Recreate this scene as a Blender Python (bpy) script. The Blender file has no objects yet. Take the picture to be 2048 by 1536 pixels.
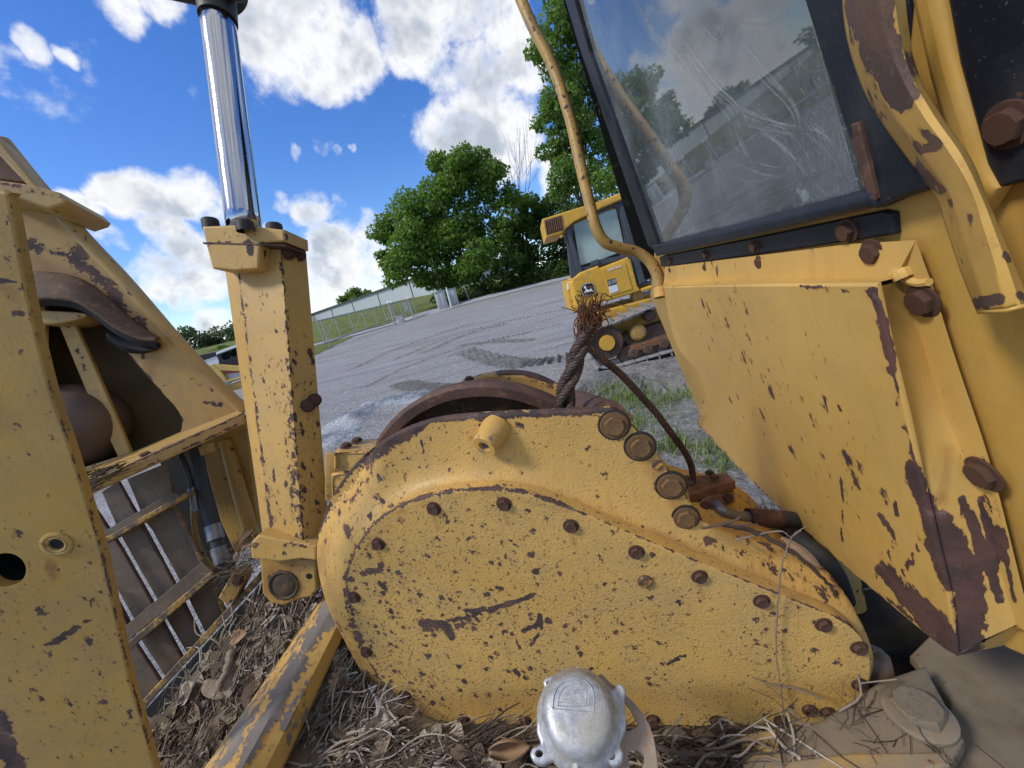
SUN_E, SUN_A, SKY_S, CLOUD_S, EXPO = 2.3, 11.0, .15, 0.78, 0.34
import bpy, bmesh, math, random
import numpy as np
from mathutils import Vector, Matrix
from mathutils.geometry import delaunay_2d_cdt
random.seed(7); rng = np.random.default_rng(11)
SC = bpy.context.scene
COL = SC.collection
R_ = math.radians
# ---------------------------------------------------------------- camera model
FPX, CX, CY = 769.0, 1024.0, 768.0
PITCH, ROLL, H = R_(14.0), R_(13.6), 1.8
_X0 = np.array([1, 0, 0.]); _U0 = np.array([0, math.sin(PITCH), math.cos(PITCH)]); _F = np.array([0, math.cos(PITCH), -math.sin(PITCH)])
_R = math.cos(ROLL) * _X0 - math.sin(ROLL) * _U0
_U = math.sin(ROLL) * _X0 + math.cos(ROLL) * _U0
CAM = np.array([0, 0, H])
M3 = np.stack([_R, -_U, _F], 1)          # columns: right, down, forward  (camera coordinates -> world)
def c2w(v): return M3 @ np.asarray(v, float)
def w2c(v): return M3.T @ np.asarray(v, float)
def at(px, py, z): return CAM + c2w(((px - CX) / FPX * z, (py - CY) / FPX * z, z))
def topx(P):
    c = (np.asarray(P, float) - CAM) @ M3
    z = np.where(np.abs(c[..., 2]) < 1e-4, 1e-4, c[..., 2])
    return np.stack([c[..., 0] / z * FPX + CX, c[..., 1] / z * FPX + CY], -1)
def unit(v):
    v = np.asarray(v, float); return v / np.linalg.norm(v)
class Pl:
    """a real plane in the world, given by one point and its normal"""
    def __init__(s, p, n):
        s.p = np.asarray(p, float); s.n = unit(n)
        a = _R if abs(s.n @ _R) < .95 else _F
        s.u = unit(a - s.n * (a @ s.n)); s.v = np.cross(s.n, s.u)
    @classmethod
    def cam(cls, px, py, z, nc): return cls(at(px, py, z), c2w(nc))
    def off(s, d): return Pl(s.p - s.n * d, s.n)          # d > 0: further behind the surface
    def hit(s, pts):
        pts = np.asarray(pts, float).reshape(-1, 2)
        d = np.stack([(pts[:, 0] - CX) / FPX, (pts[:, 1] - CY) / FPX, np.ones(len(pts))], 1) @ M3.T
        t = ((s.p - CAM) @ s.n) / (d @ s.n)
        return CAM + d * t[:, None]
    def uv(s, P): q = P - s.p; return np.stack([q @ s.u, q @ s.v], -1)
    def xyz(s, uv): return s.p + uv[..., :1] * s.u + uv[..., 1:2] * s.v
def plane3(a, b, c):
    A, B, C = at(*a), at(*b), at(*c); n = np.cross(B - A, C - A)
    if n @ (A - CAM) > 0: n = -n
    return Pl(A, n)
# ---------------------------------------------------------------- 2D helpers
def catmull(pts, closed=False, k=6):
    P = [np.asarray(p[:2], float) for p in pts]; n = len(P)
    if n < 3: return np.array(P)
    out = []
    rngi = range(n) if closed else range(n - 1)
    for i in rngi:
        p1, p2 = P[i], P[(i + 1) % n]
        p0 = P[(i - 1) % n] if closed or i > 0 else 2 * p1 - p2
        p3 = P[(i + 2) % n] if closed or i + 2 < n else 2 * p2 - p1
        for j in range(k):
            t = j / k
            out.append(.5 * (2 * p1 + (p2 - p0) * t + (2 * p0 - 5 * p1 + 4 * p2 - p3) * t * t + (3 * p1 - p0 - 3 * p2 + p3) * t ** 3))
    if not closed: out.append(P[-1])
    return np.array(out)
def smooth_outline(pts):
    """closed outline; points given as (x, y, 1) stay sharp corners, the rest flow"""
    n = len(pts); cor = [i for i, p in enumerate(pts) if len(p) > 2]
    if not cor: return catmull(pts, True)
    out = []
    for a, b in zip(cor, cor[1:] + [cor[0] + n]):
        seg = [pts[i % n] for i in range(a, b + 1)]
        out.append(catmull(seg)[:-1])
    return np.concatenate(out)
def densify(P, step, closed=True):
    out = []
    n = len(P)
    for i in range(n if closed else n - 1):
        a, b = P[i], P[(i + 1) % n]; L = np.linalg.norm(b - a); k = max(1, int(math.ceil(L / step)))
        for j in range(k): out.append(a + (b - a) * j / k)
    if not closed: out.append(P[-1])
    return np.array(out)
def resample(P, n):
    P = np.asarray(P, float); d = np.r_[0, np.cumsum(np.linalg.norm(np.diff(P, axis=0), axis=1))]
    t = np.linspace(0, d[-1], n)
    return np.stack([np.interp(t, d, P[:, i]) for i in range(P.shape[1])], 1)
def inside(pts, poly):
    x, y = pts[:, 0], pts[:, 1]; r = np.zeros(len(pts), bool); n = len(poly); j = n - 1
    for i in range(n):
        xi, yi = poly[i]; xj, yj = poly[j]
        if yi != yj:
            c = ((yi > y) != (yj > y)) & (x < (xj - xi) * (y - yi) / (yj - yi) + xi)
            r ^= c
        j = i
    return r
def segdist(pts, poly, closed=False):
    d = np.full(len(pts), 1e9); n = len(poly)
    if n == 1: return np.linalg.norm(pts - np.asarray(poly[0], float)[:2], axis=1)
    for i in range(n if closed else n - 1):
        a = np.asarray(poly[i], float)[:2]; b = np.asarray(poly[(i + 1) % n], float)[:2]; ab = b - a; L = max(ab @ ab, 1e-12)
        t = np.clip(((pts - a) @ ab) / L, 0, 1)
        d = np.minimum(d, np.linalg.norm(pts - a - t[:, None] * ab, axis=1))
    return d
def inset(P, d):
    """offset a CCW polygon inwards"""
    a = P - np.roll(P, 1, 0); b = np.roll(P, -1, 0) - P
    na = np.stack([-a[:, 1], a[:, 0]], 1); nb = np.stack([-b[:, 1], b[:, 0]], 1)
    na /= np.maximum(np.linalg.norm(na, axis=1, keepdims=True), 1e-12); nb /= np.maximum(np.linalg.norm(nb, axis=1, keepdims=True), 1e-12)
    m = na + nb; m /= np.maximum((m * m).sum(1, keepdims=True) / 2, .6)
    return P + m * d
def area(P): return .5 * np.sum(P[:, 0] * np.roll(P[:, 1], -1) - np.roll(P[:, 0], -1) * P[:, 1])
def frame(n, up=(0, 0, 1)):
    n = unit(n); up = np.asarray(up, float)
    if abs(n @ unit(up)) > .98: up = np.array([1., 0, 0])
    x = unit(np.cross(up, n)); y = np.cross(n, x); return x, y, n
# ---------------------------------------------------------------- scene objects
WLOC = {}
def props(o, label=None, cat=None, group=None, kind=None):
    if label: o['label'] = label
    if cat: o['category'] = cat
    if group: o['group'] = group
    if kind: o['kind'] = kind
    return o
def thing(name, loc, label, cat, group=None):
    o = bpy.data.objects.new(name, None); COL.objects.link(o); o.empty_display_size = .1
    o.location = Vector(loc); WLOC[o.name] = np.asarray(loc, float); return props(o, label, cat, group)
def link(me, name, origin, parent=None):
    o = bpy.data.objects.new(name, me); COL.objects.link(o); WLOC[o.name] = np.asarray(origin, float)
    if parent is not None:
        o.parent = parent; o.location = Vector(np.asarray(origin) - WLOC[parent.name])
    else: o.location = Vector(origin)
    return o
class MB:
    def __init__(s): s.V = []; s.F = []; s.n = 0; s.T = []; s.mi = []
    def add(s, V, F, tint=0., m=0):
        V = np.asarray(V, float).reshape(-1, 3)
        s.V.append(V); n = s.n
        for f in F: s.F.append([i + n for i in f])
        s.mi += [m] * len(F); s.T.append(np.broadcast_to(np.asarray(tint, float), (len(V),)).copy()); s.n += len(V); return s
    def plate(s, pts, pl, thick=.01, bevel=.002, res=.012, holes=(), disp=None, back=True, smooth=False, nb=3, m=0, interior=True):
        px = smooth_outline(pts) if smooth else np.array([p[:2] for p in pts], float)
        uv = pl.uv(pl.hit(px))
        if area(uv) < 0: uv = uv[::-1]
        uv = densify(uv, res)
        loops = []
        for k in range(nb + 1):
            th = k / nb * math.pi / 2
            loops.append((inset(uv, bevel * (1 - math.sin(th))), bevel * (1 - math.cos(th))))
        hl = []
        for h in holes:
            hp = smooth_outline(h); hu = pl.uv(pl.hit(hp)); hu = densify(hu, res * .6)
            if area(hu) > 0: hu = hu[::-1]
            hl.append(hu)
        L0 = loops[0][0]
        allp = [L0] + hl
        if interior:
            lo, hi = L0.min(0), L0.max(0)
            gx, gy = np.meshgrid(np.arange(lo[0], hi[0], res), np.arange(lo[1], hi[1], res))
            g = np.stack([gx.ravel(), gy.ravel()], 1) + rng.uniform(-.2, .2, (gx.size, 2)) * res
            g = g[inside(g, L0)]
            g = g[segdist(g, L0, True) > res * .55] if len(g) else g
            for h in hl:
                if len(g): g = g[~inside(g, h)]
                if len(g): g = g[segdist(g, h, True) > res * .5]
            allp.append(g)
        C = np.concatenate([a for a in allp if len(a)]); edges = []; o = 0
        for lp in [L0] + hl:
            k = len(lp); edges += [(o + i, o + (i + 1) % k) for i in range(k)]; o += k
        r = delaunay_2d_cdt([Vector(p) for p in C], edges, [], 1, 1e-7)
        vc, fc, ov = np.array([tuple(p) for p in r[0]]), r[2], r[3]
        imap = {}
        for i, lst in enumerate(ov):
            for q in lst: imap[q] = i
        def dsp(P): return disp(topx(P)) if disp else 0.
        P = pl.xyz(vc); d = dsp(P)
        def sink(Q, d):
            # keep a traced outline on its own sight line: it was traced where it really lies, deeper than the base plane
            D = Q - CAM; k = (((pl.p - CAM) @ pl.n) - np.asarray(d)) / ((pl.p - CAM) @ pl.n)
            return CAM + D * np.reshape(k, (-1, 1))
        P = sink(P, d) if disp else P
        V = [P]; F = []
        if hl:
            cen = np.array([vc[list(f)].mean(0) for f in fc]); bad = np.zeros(len(fc), bool)
            for h in hl: bad |= inside(cen, h)
            fc = [f for f, q in zip(fc, bad) if not q]
        for f in fc:
            a, b, c = vc[f[0]], vc[f[1]], vc[f[2]]
            F.append(list(f) if (b[0] - a[0]) * (c[1] - a[1]) - (b[1] - a[1]) * (c[0] - a[0]) > 0 else list(f)[::-1])
        nv = len(P); prev = [imap.get(i, 0) for i in range(len(uv))]; K = len(uv)
        rest = [(lp, dd) for lp, dd in loops[1:]] + [(uv, thick)]
        for lp, dd in rest:
            Q = pl.xyz(lp); q = dsp(Q); Q = (sink(Q, q) if disp else Q) - pl.n * np.reshape(dd if dd < thick else np.maximum(thick - q, bevel * 1.5), (-1, 1)); V.append(Q)
            cur = list(range(nv, nv + K)); nv += K
            for i in range(K): F.append([prev[i], cur[i], cur[(i + 1) % K], prev[(i + 1) % K]][::-1])
            prev = cur
        if back and not hl: F.append(prev[::-1])
        if back and hl:
            Q = pl.xyz(vc) - pl.n * thick; V.append(Q); F += [[i + nv for i in f][::-1] for f in F[:len(fc)]]; nv += len(Q)
        off = len(uv)
        for h in hl:
            k = len(h); ring = [imap.get(off + i, 0) for i in range(k)]; off += k
            Q = pl.xyz(h) - pl.n * thick; V.append(Q); cur = list(range(nv, nv + k)); nv += k
            for i in range(k): F.append([ring[i], cur[i], cur[(i + 1) % k], ring[(i + 1) % k]][::-1])
        return s.add(np.concatenate(V), F, m=m)
    def loft(s, curves, n=40, sub=4, flip=False, m=0, close=False):
        C = [resample(c, n) for c in curves]
        if close: C = C + [C[0]]
        rows = []
        for i in range(len(C) - 1):
            for j in range(sub): rows.append(C[i] + (C[i + 1] - C[i]) * j / sub)
        rows.append(C[-1])
        V = np.concatenate(rows); F = []
        for i in range(len(rows) - 1):
            for j in range(n - 1):
                f = [i * n + j, i * n + j + 1, (i + 1) * n + j + 1, (i + 1) * n + j]
                F.append(f[::-1] if flip else f)
        return s.add(V, F, m=m)
    def tube(s, path, r, n=10, caps=True, tint=0., m=0, flat=None):
        P = np.asarray(path, float); k = len(P); rr = np.broadcast_to(np.asarray(r, float), (k,))
        T = np.gradient(P, axis=0); T /= np.maximum(np.linalg.norm(T, axis=1, keepdims=True), 1e-12)
        x, y, _ = frame(T[0]); V = []
        for i in range(k):
            x = x - T[i] * (x @ T[i]); x = x / max(np.linalg.norm(x), 1e-9); y = np.cross(T[i], x)
            for j in range(n):
                a = 2 * math.pi * j / n; V.append(P[i] + rr[i] * (x * math.cos(a) + y * math.sin(a) * (flat or 1.)))
        F = []
        for i in range(k - 1):
            for j in range(n): F.append([i * n + j, i * n + (j + 1) % n, (i + 1) * n + (j + 1) % n, (i + 1) * n + j])
        if caps: F.append(list(range(n))[::-1]); F.append(list(range((k - 1) * n, k * n)))
        return s.add(V, F, tint, m)
    def lathe(s, p, axis, prof, n=28, up=(0, 0, 1), tint=0., m=0):
        """prof: (radius, height along axis); radius 0 closes"""
        x, y, a = frame(axis, up); V = []; F = []; rows = []
        for r, h in prof:
            if r < 1e-9: rows.append([len(V)]); V.append(p + a * h)
            else:
                rows.append(list(range(len(V), len(V) + n)))
                for j in range(n):
                    t = 2 * math.pi * j / n; V.append(p + a * h + r * (x * math.cos(t) + y * math.sin(t)))
        for A, B in zip(rows, rows[1:]):
            for j in range(n):
                k = (j + 1) % n
                if len(A) == 1 and len(B) == 1: continue
                if len(A) == 1: F.append([A[0], B[k], B[j]][::-1])
                elif len(B) == 1: F.append([A[j], A[k], B[0]])
                else: F.append([A[j], A[k], B[k], B[j]])
        return s.add(V, F, tint, m)
    def box(s, c, ex, ey, ez, m=0, tint=0., bev=0.):
        """centre and three half-extent vectors"""
        c, ex, ey, ez = [np.asarray(q, float) for q in (c, ex, ey, ez)]
        if bev > 0:
            bm = bmesh.new(); bmesh.ops.create_cube(bm, size=2)
            L = [np.linalg.norm(e) for e in (ex, ey, ez)]
            for v in bm.verts: v.co = Vector([v.co[i] * L[i] for i in range(3)])
            bmesh.ops.bevel(bm, geom=bm.edges[:], offset=bev, segments=2, profile=.5, affect='EDGES')
            bm.verts.index_update(); E = np.stack([ex / L[0], ey / L[1], ez / L[2]])
            s.add(np.array([tuple(v.co) for v in bm.verts]) @ E + c, [[v.index for v in f.verts] for f in bm.faces], tint, m); bm.free(); return s
        V = [c + i * ex + j * ey + k * ez for i in (-1, 1) for j in (-1, 1) for k in (-1, 1)]
        return s.add(V, [[0, 1, 3, 2], [4, 6, 7, 5], [0, 4, 5, 1], [2, 3, 7, 6], [0, 2, 6, 4], [1, 5, 7, 3]], tint, m)
    def bar(s, a, b, w, h, up=(0, 0, 1), m=0, tint=0., bev=0.):
        a, b = np.asarray(a, float), np.asarray(b, float); x, y, n = frame(b - a, up)
        return s.box((a + b) / 2, x * w / 2, y * h / 2, (b - a) / 2, m, tint, bev)
    def build(s, name, mat, parent=None, strokes=None, angle=35, origin=None, solid=None, sub=0):
        V = np.concatenate(s.V); o = np.asarray(origin, float) if origin is not None else (V.min(0) + V.max(0)) / 2
        me = bpy.data.meshes.new(name); me.from_pydata((V - o).tolist(), [], s.F)
        mats = mat if isinstance(mat, (list, tuple)) else [mat]
        for q in mats: me.materials.append(q)
        if len(mats) > 1: me.polygons.foreach_set('material_index', s.mi)
        me.polygons.foreach_set('use_smooth', [True] * len(me.polygons))
        if angle < 180: me.set_sharp_from_angle(angle=R_(angle))
        if strokes:
            px = topx(V)
            for ch in ('wear', 'dens', 'stain'):
                st = [q for q in strokes if q[3:4] == (ch,) or (len(q) == 3 and ch == 'wear')]
                if not st: continue
                w = np.zeros(len(V))
                for q in st:
                    pts, width, stg = q[:3]
                    pts = [pts] if np.ndim(pts[0]) == 0 else pts
                    w = np.maximum(w, stg * np.clip(1.15 - segdist(px, pts) / width, 0, 1))
                me.attributes.new(ch, 'FLOAT', 'POINT').data.foreach_set('value', w)
        T = np.concatenate(s.T)
        if T.any(): me.attributes.new('tint', 'FLOAT', 'POINT').data.foreach_set('value', T)
        me.update(); ob = link(me, name, o, parent)
        if solid:
            md = ob.modifiers.new('thickness', 'SOLIDIFY'); md.thickness = solid; md.offset = -1
        if sub:
            md = ob.modifiers.new('subdivision', 'SUBSURF'); md.levels = sub; md.render_levels = sub
        return ob
_BM = {}
def hexbolt_mesh(mat, washer, flange, dish):
    key = (mat.name, washer, flange, dish)
    if key in _BM: return _BM[key]
    b = MB(); o = np.zeros(3); z = np.array([0, 0, 1.])
    if washer: b.lathe(o, z, [(1.35, -.1), (1.35, .1), (1.3, .16), (0, .16)], 24)
    h0 = .16 if washer else 0
    if flange: b.lathe(o, z, [(1.25, h0 - .1), (1.25, h0 + .08), (1.0, h0 + .25), (0, h0 + .25)], 24)
    h = h0 + .85; V = []; F = []
    for r, q in ((1., h0), (1., h - .12), (.88, h)):
        for j in range(12):
            t = math.pi / 6 * j; rr = r * (1. if j % 2 == 0 else (.885 if q < h else .98)); V.append((rr * math.cos(t), rr * math.sin(t), q))
    if dish:
        for j in range(12): V.append((.5 * math.cos(math.pi / 6 * j), .5 * math.sin(math.pi / 6 * j), h - .12))
    k = 4 if dish else 3
    for i in range(k - 1):
        for j in range(12): F.append([i * 12 + j, i * 12 + (j + 1) % 12, i * 12 + 12 + (j + 1) % 12, i * 12 + 12 + j])
    F.append(list(range((k - 1) * 12, k * 12))); b.add(V, F)
    me = bpy.data.meshes.new('bolt'); me.from_pydata(np.concatenate(b.V).tolist(), [], b.F); me.materials.append(mat)
    me.polygons.foreach_set('use_smooth', [True] * len(me.polygons)); me.set_sharp_from_angle(angle=R_(30)); me.update(); _BM[key] = me; return me
def bolt(name, p, n, r, mat, parent, washer=True, flange=False, dish=False, label=None, hz=.75):
    me = hexbolt_mesh(mat, washer, flange, dish); o = link(me, name, p, parent)
    n = unit(n) + rng.normal(0, .03, 3); q = Vector(n).to_track_quat('Z', 'Y')
    o.rotation_euler = (q @ Matrix.Rotation(rng.uniform(0, 6.28), 4, 'Z').to_quaternion()).to_euler()
    o.scale = (r, r, r * hz)
    if label: o['label'] = label
    return o
def curve3(pts, k=8):
    """smooth 3D curve through (px, py, z) points"""
    P = np.array([at(*p) for p in pts]); return catmull3(P, k)
def catmull3(P, k=8):
    n = len(P); out = []
    if n < 3: return resample(P, k + 1)
    for i in range(n - 1):
        p1, p2 = P[i], P[i + 1]; p0 = P[i - 1] if i else 2 * p1 - p2; p3 = P[i + 2] if i + 2 < n else 2 * p2 - p1
        for j in range(k):
            t = j / k; out.append(.5 * (2 * p1 + (p2 - p0) * t + (2 * p0 - 5 * p1 + 4 * p2 - p3) * t * t + (3 * p1 - p0 - 3 * p2 + p3) * t ** 3))
    out.append(P[-1]); return np.array(out)
def strands(b, path, R, ns=6, pitch=.06, n=6, core=True, r=None):
    """a laid wire rope: ns strands wound round the path"""
    P = np.asarray(path, float); d = np.r_[0, np.cumsum(np.linalg.norm(np.diff(P, axis=0), axis=1))]
    k = max(8, int(d[-1] / (pitch / 9))); P = resample(P, k); L = np.linspace(0, d[-1], k)
    T = np.gradient(P, axis=0); T /= np.linalg.norm(T, axis=1, keepdims=True); x, y, _ = frame(T[0]); X = []; Y = []
    for i in range(k):
        x = unit(x - T[i] * (x @ T[i])); X.append(x); Y.append(np.cross(T[i], x))
    X, Y = np.array(X), np.array(Y); r = r or R * .42
    for q in range(ns):
        a = 2 * math.pi * q / ns + 2 * math.pi * L / pitch
        b.tube(P + (R - r) * (X * np.cos(a)[:, None] + Y * np.sin(a)[:, None]), r, n)
    return b
# ---------------------------------------------------------------- materials
class NT:
    def __init__(s, name, world=False):
        if world:
            w = bpy.data.worlds.new("World"); SC.world = w; w.use_nodes = True; s.t = w.node_tree; s.m = w
        else:
            s.m = bpy.data.materials.new(name); s.m.use_nodes = True; s.t = s.m.node_tree
        s.t.nodes.clear(); s.L = s.t.links
    def node(s, typ, **k):
        n = s.t.nodes.new(typ)
        for a, v in k.items(): setattr(n, a, v)
        return n
    def put(s, sock, v):
        if v is None: return
        if hasattr(v, 'is_output') or isinstance(v, bpy.types.NodeSocket): s.L.new(v, sock)
        elif isinstance(v, (tuple, list)):
            sock.default_value = tuple(v) + ((1,) if len(v) == 3 and len(sock.default_value) == 4 else ())
        else: sock.default_value = v
    def math(s, op, a, b=None, c=None, clamp=False):
        n = s.node('ShaderNodeMath', operation=op, use_clamp=clamp)
        for i, v in enumerate((a, b, c)): s.put(n.inputs[i], v) if v is not None else None
        return n.outputs[0]
    def add(s, a, b): return s.math('ADD', a, b)
    def mul(s, a, b): return s.math('MULTIPLY', a, b)
    def vmath(s, op, a, b=None):
        n = s.node('ShaderNodeVectorMath', operation=op); s.put(n.inputs[0], a)
        if b is not None: s.put(n.inputs[1], b)
        return n.outputs['Value'] if op in ('DOT_PRODUCT', 'LENGTH', 'DISTANCE') else n.outputs[0]
    def ramp(s, x, a, b, lo=0., hi=1., smooth=True):
        n = s.node('ShaderNodeMapRange', interpolation_type='SMOOTHSTEP' if smooth else 'LINEAR')
        for i, v in enumerate((x, a, b, lo, hi)): s.put(n.inputs[i], v)
        return n.outputs[0]
    def mix(s, f, a, b, mode='MIX'):
        n = s.node('ShaderNodeMix', data_type='RGBA', blend_type=mode); s.put(n.inputs[0], f); s.put(n.inputs[6], a); s.put(n.inputs[7], b); return n.outputs[2]
    def coord(s, which='Object'): return s.node('ShaderNodeTexCoord').outputs[which]
    def geo(s, which='Position'): return s.node('ShaderNodeNewGeometry').outputs[which]
    def map(s, v, scale=(1, 1, 1), loc=(0, 0, 0), rot=(0, 0, 0)):
        n = s.node('ShaderNodeMapping'); s.put(n.inputs[0], v); n.inputs[1].default_value = loc; n.inputs[2].default_value = rot; n.inputs[3].default_value = scale; return n.outputs[0]
    def noise(s, v, scale, detail=4, rough=.55, dist=0., out=0):
        n = s.node('ShaderNodeTexNoise'); s.put(n.inputs['Vector'], v); s.put(n.inputs['Scale'], scale); s.put(n.inputs['Detail'], detail); s.put(n.inputs['Roughness'], rough); s.put(n.inputs['Distortion'], dist); return n.outputs[out]
    def voro(s, v, scale, feat='F1', out='Distance', rnd=1.):
        n = s.node('ShaderNodeTexVoronoi', feature=feat); s.put(n.inputs['Vector'], v); s.put(n.inputs['Scale'], scale); s.put(n.inputs['Randomness'], rnd); return n.outputs[out]
    def attr(s, name, out='Fac'): return s.node('ShaderNodeAttribute', attribute_name=name).outputs[out]
    def bump(s, h, strength=.3, dist=.01, normal=None):
        n = s.node('ShaderNodeBump'); s.put(n.inputs['Strength'], strength); s.put(n.inputs['Distance'], dist); s.put(n.inputs['Height'], h)
        if normal is not None: s.put(n.inputs['Normal'], normal)
        return n.outputs[0]
    def bsdf(s, col, rough=.5, metal=0., normal=None, spec=.5, **k):
        n = s.node('ShaderNodeBsdfPrincipled'); s.put(n.inputs['Base Color'], col); s.put(n.inputs['Roughness'], rough); s.put(n.inputs['Metallic'], metal)
        s.put(n.inputs['Specular IOR Level'], spec)
        if normal is not None: s.put(n.inputs['Normal'], normal)
        for a, v in k.items(): s.put(n.inputs[a], v)
        return n.outputs[0]
    def out(s, sh, world=False):
        o = s.node('ShaderNodeOutputWorld' if world else 'ShaderNodeOutputMaterial'); s.L.new(sh, o.inputs[0]); return s.m
YEL = (.57, .32, .066)
def paint(name, base=YEL, chip=.5, cscale=55., spk=.5, pit=.0, dirt=.3, stretch=(1, 1, 1), rot=(0, 0, 0), streak=.25, rough=.45, dark=(.045, .034, .031), brown=(.12, .064, .044), bumpy=.15, dusty=.0, scr=.25):
    """old sun-faded enamel over steel: flakes, specks, rust halos and runs; wear/dens/stain attributes say where it has worn"""
    t = NT(name); co = t.coord(); cs = t.map(co, stretch, rot=rot)
    w, de, st = t.attr('wear'), t.attr('dens'), t.attr('stain')
    n1 = t.noise(cs, cscale, 3, .6, .4); n2 = t.noise(co, cscale * .33, 5, .62, .3); n3 = t.noise(cs, cscale * 3.2, 2, .5)
    nb = t.noise(co, 3.1, 4, .6); nf = t.noise(co, 420, 2, .5)
    patch = t.noise(co, cscale * .12, 2, .5)
    # flakes: separate irregular chips, one per cell, of many sizes
    wv = t.vmath('ADD', cs, t.vmath('MULTIPLY', t.vmath('SUBTRACT', t.noise(cs, cscale * 1.9, 5, .7, 0., 1), (.5, .5, .5)), (1.5 / cscale,) * 3))
    def cells(sc, dens, rad):
        n = t.node('ShaderNodeTexVoronoi', feature='F1'); t.put(n.inputs['Vector'], wv); n.inputs['Scale'].default_value = sc
        q = t.node('ShaderNodeSeparateColor'); t.put(q.inputs[0], n.outputs['Color'])
        return t.math('SUBTRACT', t.mul(t.math('POWER', t.ramp(q.outputs[0], t.math('SUBTRACT', 1., dens), 1.02, 0., 1., False), 1.35), rad), n.outputs['Distance'])
    pt = t.ramp(patch, .3, .7, .45, 1.5)
    d1 = t.math('MINIMUM', t.add(t.mul(pt, .21 * chip), t.mul(de, .60)), .95)
    e1 = t.mul(cells(cscale * 1.05, d1, .56), .35)
    e2 = t.mul(cells(cscale * 2.7, t.math('MINIMUM', t.add(t.mul(pt, .27 * spk), t.mul(de, .45)), .9), .5), .25)
    e3 = t.math('SUBTRACT', t.add(w, t.mul(t.math('SUBTRACT', t.add(t.add(t.mul(n2, .42), t.mul(n1, .38)), t.mul(n3, .2)), .5), 2.3)), .55)
    e = t.math('MAXIMUM', t.math('MAXIMUM', e1, e2), t.mul(e3, .5))
    bare = t.ramp(e, .0, .018); halo = t.ramp(e, -.055, .02)
    metal = t.mix(t.ramp(t.add(n2, t.mul(t.math('SUBTRACT', nf, .5), .35)), .38, .66), dark, brown)
    metal = t.mix(t.ramp(t.noise(co, 24, 4, .7), .58, .78), metal, (.19, .15, .135))
    run = t.noise(t.map(co, (38, 38, 4.5)), 1., 4, .6)
    col = t.mix(t.ramp(nb, .25, .75), tuple(c * .86 for c in base), tuple(min(1, c * 1.10) for c in base))
    col = t.mix(t.mul(t.ramp(t.noise(co, 14, 5, .65), .45, .75), .22), col, (base[0] * .92, base[1] * 1.08, base[2] * 1.9))
    col = t.mix(t.mul(t.ramp(run, .55, .78), streak), col, (.33, .135, .035))
    col = t.mix(t.mul(t.ramp(t.noise(co, 7.3, 5, .7), .42, .72), dirt), col, (.20, .135, .062))
    ln = t.math('ABSOLUTE', t.math('SUBTRACT', t.noise(t.map(co, (9, 2.2, 5), rot=(.5, .9, .3)), 5, 2, .5, 1.2), .5))
    col = t.mix(t.mul(t.ramp(ln, .006, .0), t.mul(t.ramp(patch, .45, .6), scr)), col, (.66, .47, .2))
    col = t.mix(t.mul(t.ramp(t.noise(co, 4.3, 6, .7), .25, .75), .16), col, (.54, .40, .20))
    if dusty: col = t.mix(t.mul(t.ramp(t.noise(co, 9, 6, .7), .3, .6), dusty), col, (.22, .18, .13))
    sn = t.ramp(t.add(st, t.mul(t.math('SUBTRACT', n2, .5), 1.)), .25, .9)
    col = t.mix(t.mul(sn, .75), col, (.24, .095, .03))
    col = t.mix(t.mul(halo, .6), col, (.30, .14, .04)); col = t.mix(bare, col, metal)
    hgt = t.add(t.mul(bare, -.6), t.mul(t.noise(co, 190, 3, .5), .25 + bumpy))
    if pit: hgt = t.add(hgt, t.mul(t.ramp(t.noise(co, 185, 1.5, .4), .34, .44), pit))
    rg = t.mix(bare, (rough,) * 3, (.72,) * 3); rg = t.add(rg, t.mul(t.math('SUBTRACT', nb, .5), .25))
    return t.out(t.bsdf(col, rg, 0., t.bump(hgt, .5, .0013), spec=.35))
def rusty(name, a=(.11, .05, .03), b=(.045, .028, .022), c=(.24, .10, .035), rough=.75, scale=18, paintcol=None, amt=.6):
    t = NT(name); co = t.coord(); n = t.noise(co, scale, 8, .68); n2 = t.noise(co, scale * 5, 5, .65); n3 = t.noise(co, scale * 14, 3, .6)
    col = t.mix(t.ramp(n, .3, .65), b, a); col = t.mix(t.ramp(n2, .52, .72), col, c); col = t.mix(t.mul(t.ramp(n3, .55, .75), .45), col, tuple(q * .45 for q in b))
    if paintcol:
        col = t.mix(t.ramp(t.add(n, t.mul(t.math('SUBTRACT', n2, .5), .7)), amt, amt + .04), col, paintcol)
    return t.out(t.bsdf(col, t.add(t.mul(n2, .25), rough - .12), 0., t.bump(t.add(n2, t.mul(n3, .5)), .5, .0015), spec=.3))
def plain(name, col, rough=.6, metal=0., var=.25, scale=20, bmp=.2, dist=.001, spec=.4, **k):
    t = NT(name); co = t.coord(); n = t.noise(co, scale, 6, .62); n2 = t.noise(co, scale * 7, 3, .6)
    c = t.mix(n, tuple(q * (1 - var) for q in col), tuple(min(1, q * (1 + var)) for q in col))
    return t.out(t.bsdf(c, t.add(t.mul(t.math('SUBTRACT', n, .5), .3), rough), metal, t.bump(t.add(n, t.mul(n2, .6)), bmp, dist), spec=spec, **k))
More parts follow.
